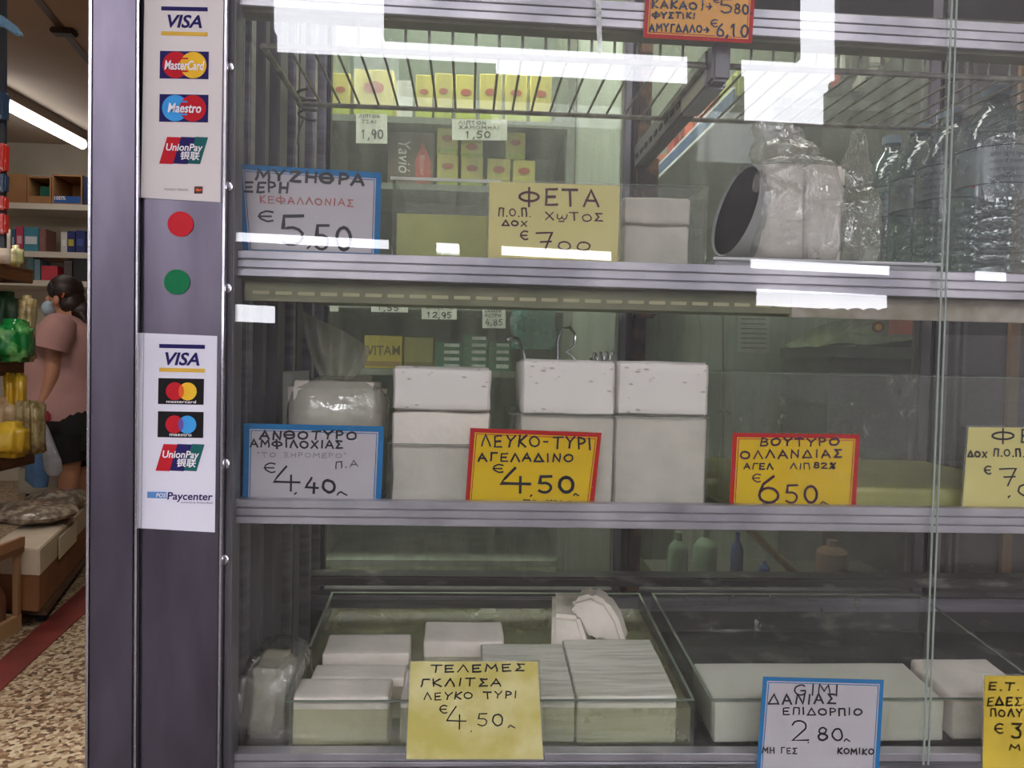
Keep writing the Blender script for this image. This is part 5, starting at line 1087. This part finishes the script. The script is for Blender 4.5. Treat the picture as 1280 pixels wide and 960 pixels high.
n = [(W(90, 515), .14), (W(88, 480), .15), (W(86, 440), .15), (W(86, 412), .13), (W(84, 398), .06), (W(82, 384), .065), (W(77, 372), .095, .085), (W(76, 358), .08),
     (W(74, 412, -.13), .075), (W(68, 436, -.17), .062), (W(66, 466, -.18), .05), (W(58, 492, -.17), .04), (W(52, 508, -.17), .03), (W(51, 516, -.17), .026, .018),
     (W(88, 412, .16), .07), (W(74, 440, .2), .055), (W(50, 442, .22), .045), (W(34, 440, .2), .032), (W(28, 438, .2), .025),
     (W(86, 540, -.09), .11), (W(86, 582, -.09), .075), (W(86, 604, -.09), .066), (W(84, 634, -.09), .04), (Vector((W(78, 640).x, YWm-.09, .04)), .035), (Vector((W(66, 640).x, YWm-.09, .03)), .025),
     (W(96, 540, .09), .12), (W(101, 582, .12), .075), (W(102, 604, .12), .066), (W(102, 630, .12), .04), (Vector((W(98, 636).x, YWm+.12, .04)), .035), (Vector((W(86, 636).x, YWm+.12, .03)), .025)]
e = [(0, 1), (1, 2), (2, 3), (3, 4), (4, 5), (5, 6), (6, 7), (3, 8), (8, 9), (9, 10), (10, 11), (11, 12), (12, 13), (3, 14), (14, 15), (15, 16), (16, 17), (17, 18), (0, 19), (19, 20), (20, 21), (21, 22), (22, 23), (23, 24), (0, 25), (25, 26), (26, 27), (27, 28), (28, 29), (29, 30)]
body = skin_mesh(n, e, wom, 'body', skin)
for k in range(4):   # fingers curled round the bag handles
    b0 = W(49+k*1.3, 517, -.19+.012*k); body.tube([b0, b0+Vector((-.004, -.006, -.03)), b0+Vector((.006, .004, -.052-.004*(k in (1, 2)))), b0+Vector((.02, .012, -.048))], [.010, .009, .008, .006], 8)
b0 = W(54, 516, -.18); body.tube([b0, b0+Vector((.02, -.01, -.02)), b0+Vector((.012, -.012, -.045))], [.011, .010, .007], 8)
# nose, ear
body.ellipsoid(W(60.5, 374, -.01), .02, .016, .02, 10, 8); body.ellipsoid(W(70, 375, -.095), .02, .01, .03, 10, 8)
body.build('body', skin, wom, smooth=True)
def rings(rows, n=28):
    out = []
    for px, py, rx, ry, dy in rows:
        c = W(px, py, dy); r_ = []
        for k in range(n):
            a = 2*math.pi*k/n; r_.append(c+Vector((rx/960*YWm*math.cos(a), ry/960*YWm*math.sin(a), .0+.006*math.sin(a*3+py))))
        out.append(r_)
    return out
mb = MB().loft(rings([(84, 394, 10, 11, 0), (85, 400, 20, 22, 0), (83, 408, 33, 32, 0), (80, 420, 41, 35, 0), (77, 435, 46, 36, 0), (75, 450, 47, 36, 0), (74, 468, 46, 35, 0), (74, 485, 47, 35, 0), (75, 505, 47, 36, 0), (76, 523, 46, 35, 0)]), cap=False)
sh_ = mb.build('t_shirt', shirt, wom, smooth=True)
mb = MB().tube([W(76, 406, -.12), W(70, 418, -.19), W(66, 430, -.215), W(64, 437, -.22)], [.10, .115, .105, .108], 20, cap=False); mb.build('sleeve', shirt, wom, smooth=True)
mb = MB().tube([W(88, 408, .12), W(80, 422, .2), W(70, 434, .22)], [.10, .11, .10], 20, cap=False); mb.build('sleeve', shirt, wom, smooth=True)
blk = mat('black_shorts_cloth', S(20, 19, 22), .9)
MB().loft(rings([(86, 512, 36, 32, 0), (88, 530, 38, 34, 0), (90, 545, 37, 34, 0), (92, 562, 33, 32, 0)]), cap=False).build('shorts', blk, wom, smooth=True)
MB().tube([W(84, 545, -.08), W(85, 565, -.09), W(87, 578, -.09)], [.14, .115, .105], 20, cap=False).build('shorts_leg', blk, wom, smooth=True)
MB().tube([W(96, 545, .08), W(100, 565, .11), W(102, 580, .12)], [.14, .11, .10], 20, cap=False).build('shorts_leg', blk, wom, smooth=True)
h = MB(); h.ellipsoid(W(82, 363, 0), .108, .108, .105, 22, 14); h.ellipsoid(W(90, 378, 0), .085, .09, .09, 18, 10); h.ellipsoid(W(101, 388, 0), .07, .06, .06, 16, 10)
h.tube([W(98, 384, 0), W(104, 394, -.03), W(106, 402, -.04)], [.04, .03, .01], 10)
ho = h.build('hair', hairm, wom, smooth=True); noise_mesh(ho, .012, 22, 4)
mk = MB(); mk.ellipsoid(W(62.5, 386, -.01), .045, .07, .055, 16, 10); mk.build('face_mask', flat(168, 190, 204, 60), wom, smooth=True)
MB().tube([W(62, 380, -.075), W(70, 374, -.1)], .003, 6).build('mask_strap', flat(214, 220, 226), wom)
MB().tube([W(63, 352, -.09), W(66, 360, -.105), W(64, 366, -.1)], .006, 6).build('sunglasses', flat(60, 66, 80, 20), wom, smooth=True)
MB().tube([W(78, 372, -.115), W(80, 366, -.115)], .006, 6).build('hair_clip', flat(206, 96, 60), wom)
MB().ellipsoid(W(68.5, 370, -.073), .012, .012, .007, 10, 8).build('eye', flat(240, 236, 230), wom) if False else None
for s_, (px, yy) in enumerate(((77, -.09), (97, .12))):
    c = W(px, 640); c = Vector((c.x, YWm+yy, 0))
    sm = MB(); sm.loft([[c+Vector((-.14+.27*t_, math.sin(a)*wy, max(.0, zc_+math.cos(a)*hz))) for a in [2*math.pi*k/14 for k in range(14)]] for t_, wy, zc_, hz in ((0, .02, .02, .02), (.12, .045, .03, .03), (.45, .05, .045, .045), (.75, .045, .06, .06), (.95, .04, .06, .06), (1, .02, .05, .04))])
    so = sm.build('sneaker', flat(196, 190, 168, 70), wom, smooth=True); MB().box(c.x-.135, c.x+.13, c.y-.047, c.y+.047, 0, .018).build('sole', flat(226, 222, 210), so, bevel=.006)
def carry(name, label, pts, m_, dy, seed):
    mb = MB(); rr = []
    for px, py, rx, ry in pts:
        c = P(px, py, YWm+dy); rr.append([c+Vector((rx/960*YWm*math.cos(a)*(1+.12*math.sin(3*a+py)), ry/960*YWm*math.sin(a), 0)) for a in [2*math.pi*k/24 for k in range(24)]])
    o = mb.loft(rr).build(name, m_, smooth=True); return tag(o, label, 'bag', 'plastic bags in the hand of the woman')
carry('carrier_bag', 'translucent blue plastic bag held by the woman', [(50, 522, 1.5, 1.5), (49, 535, 4, 4), (48, 555, 8, 6), (46, 580, 12, 7), (47, 600, 13, 7), (50, 609, 8, 5)], glassy('blue_bag', (.55, .72, .9), .08, .8, S(96, 150, 206), .1, 12, hmin=.5, bump=.8), -.17, 1)
carry('carrier_bag', 'whitish clear plastic bag held by the woman in front of her shorts', [(52, 522, 1.5, 1.5), (56, 536, 4, 4), (60, 555, 7, 5), (66, 575, 10, 6), (68, 588, 10, 6), (68, 594, 6, 4)], glassy('pale_bag', (.85, .87, .9), .08, .9, S(200, 202, 210), .1, 12, hmin=.5, bump=.8), -.27, 2)
o = MB().slab([(53, 513), (61, 515), (63, 527), (56, 528)], 5.0, 5.03).build('red_purse', flat(150, 40, 54), bevel=.01); tag(o, 'small red purse in the hand of the woman', 'purse')
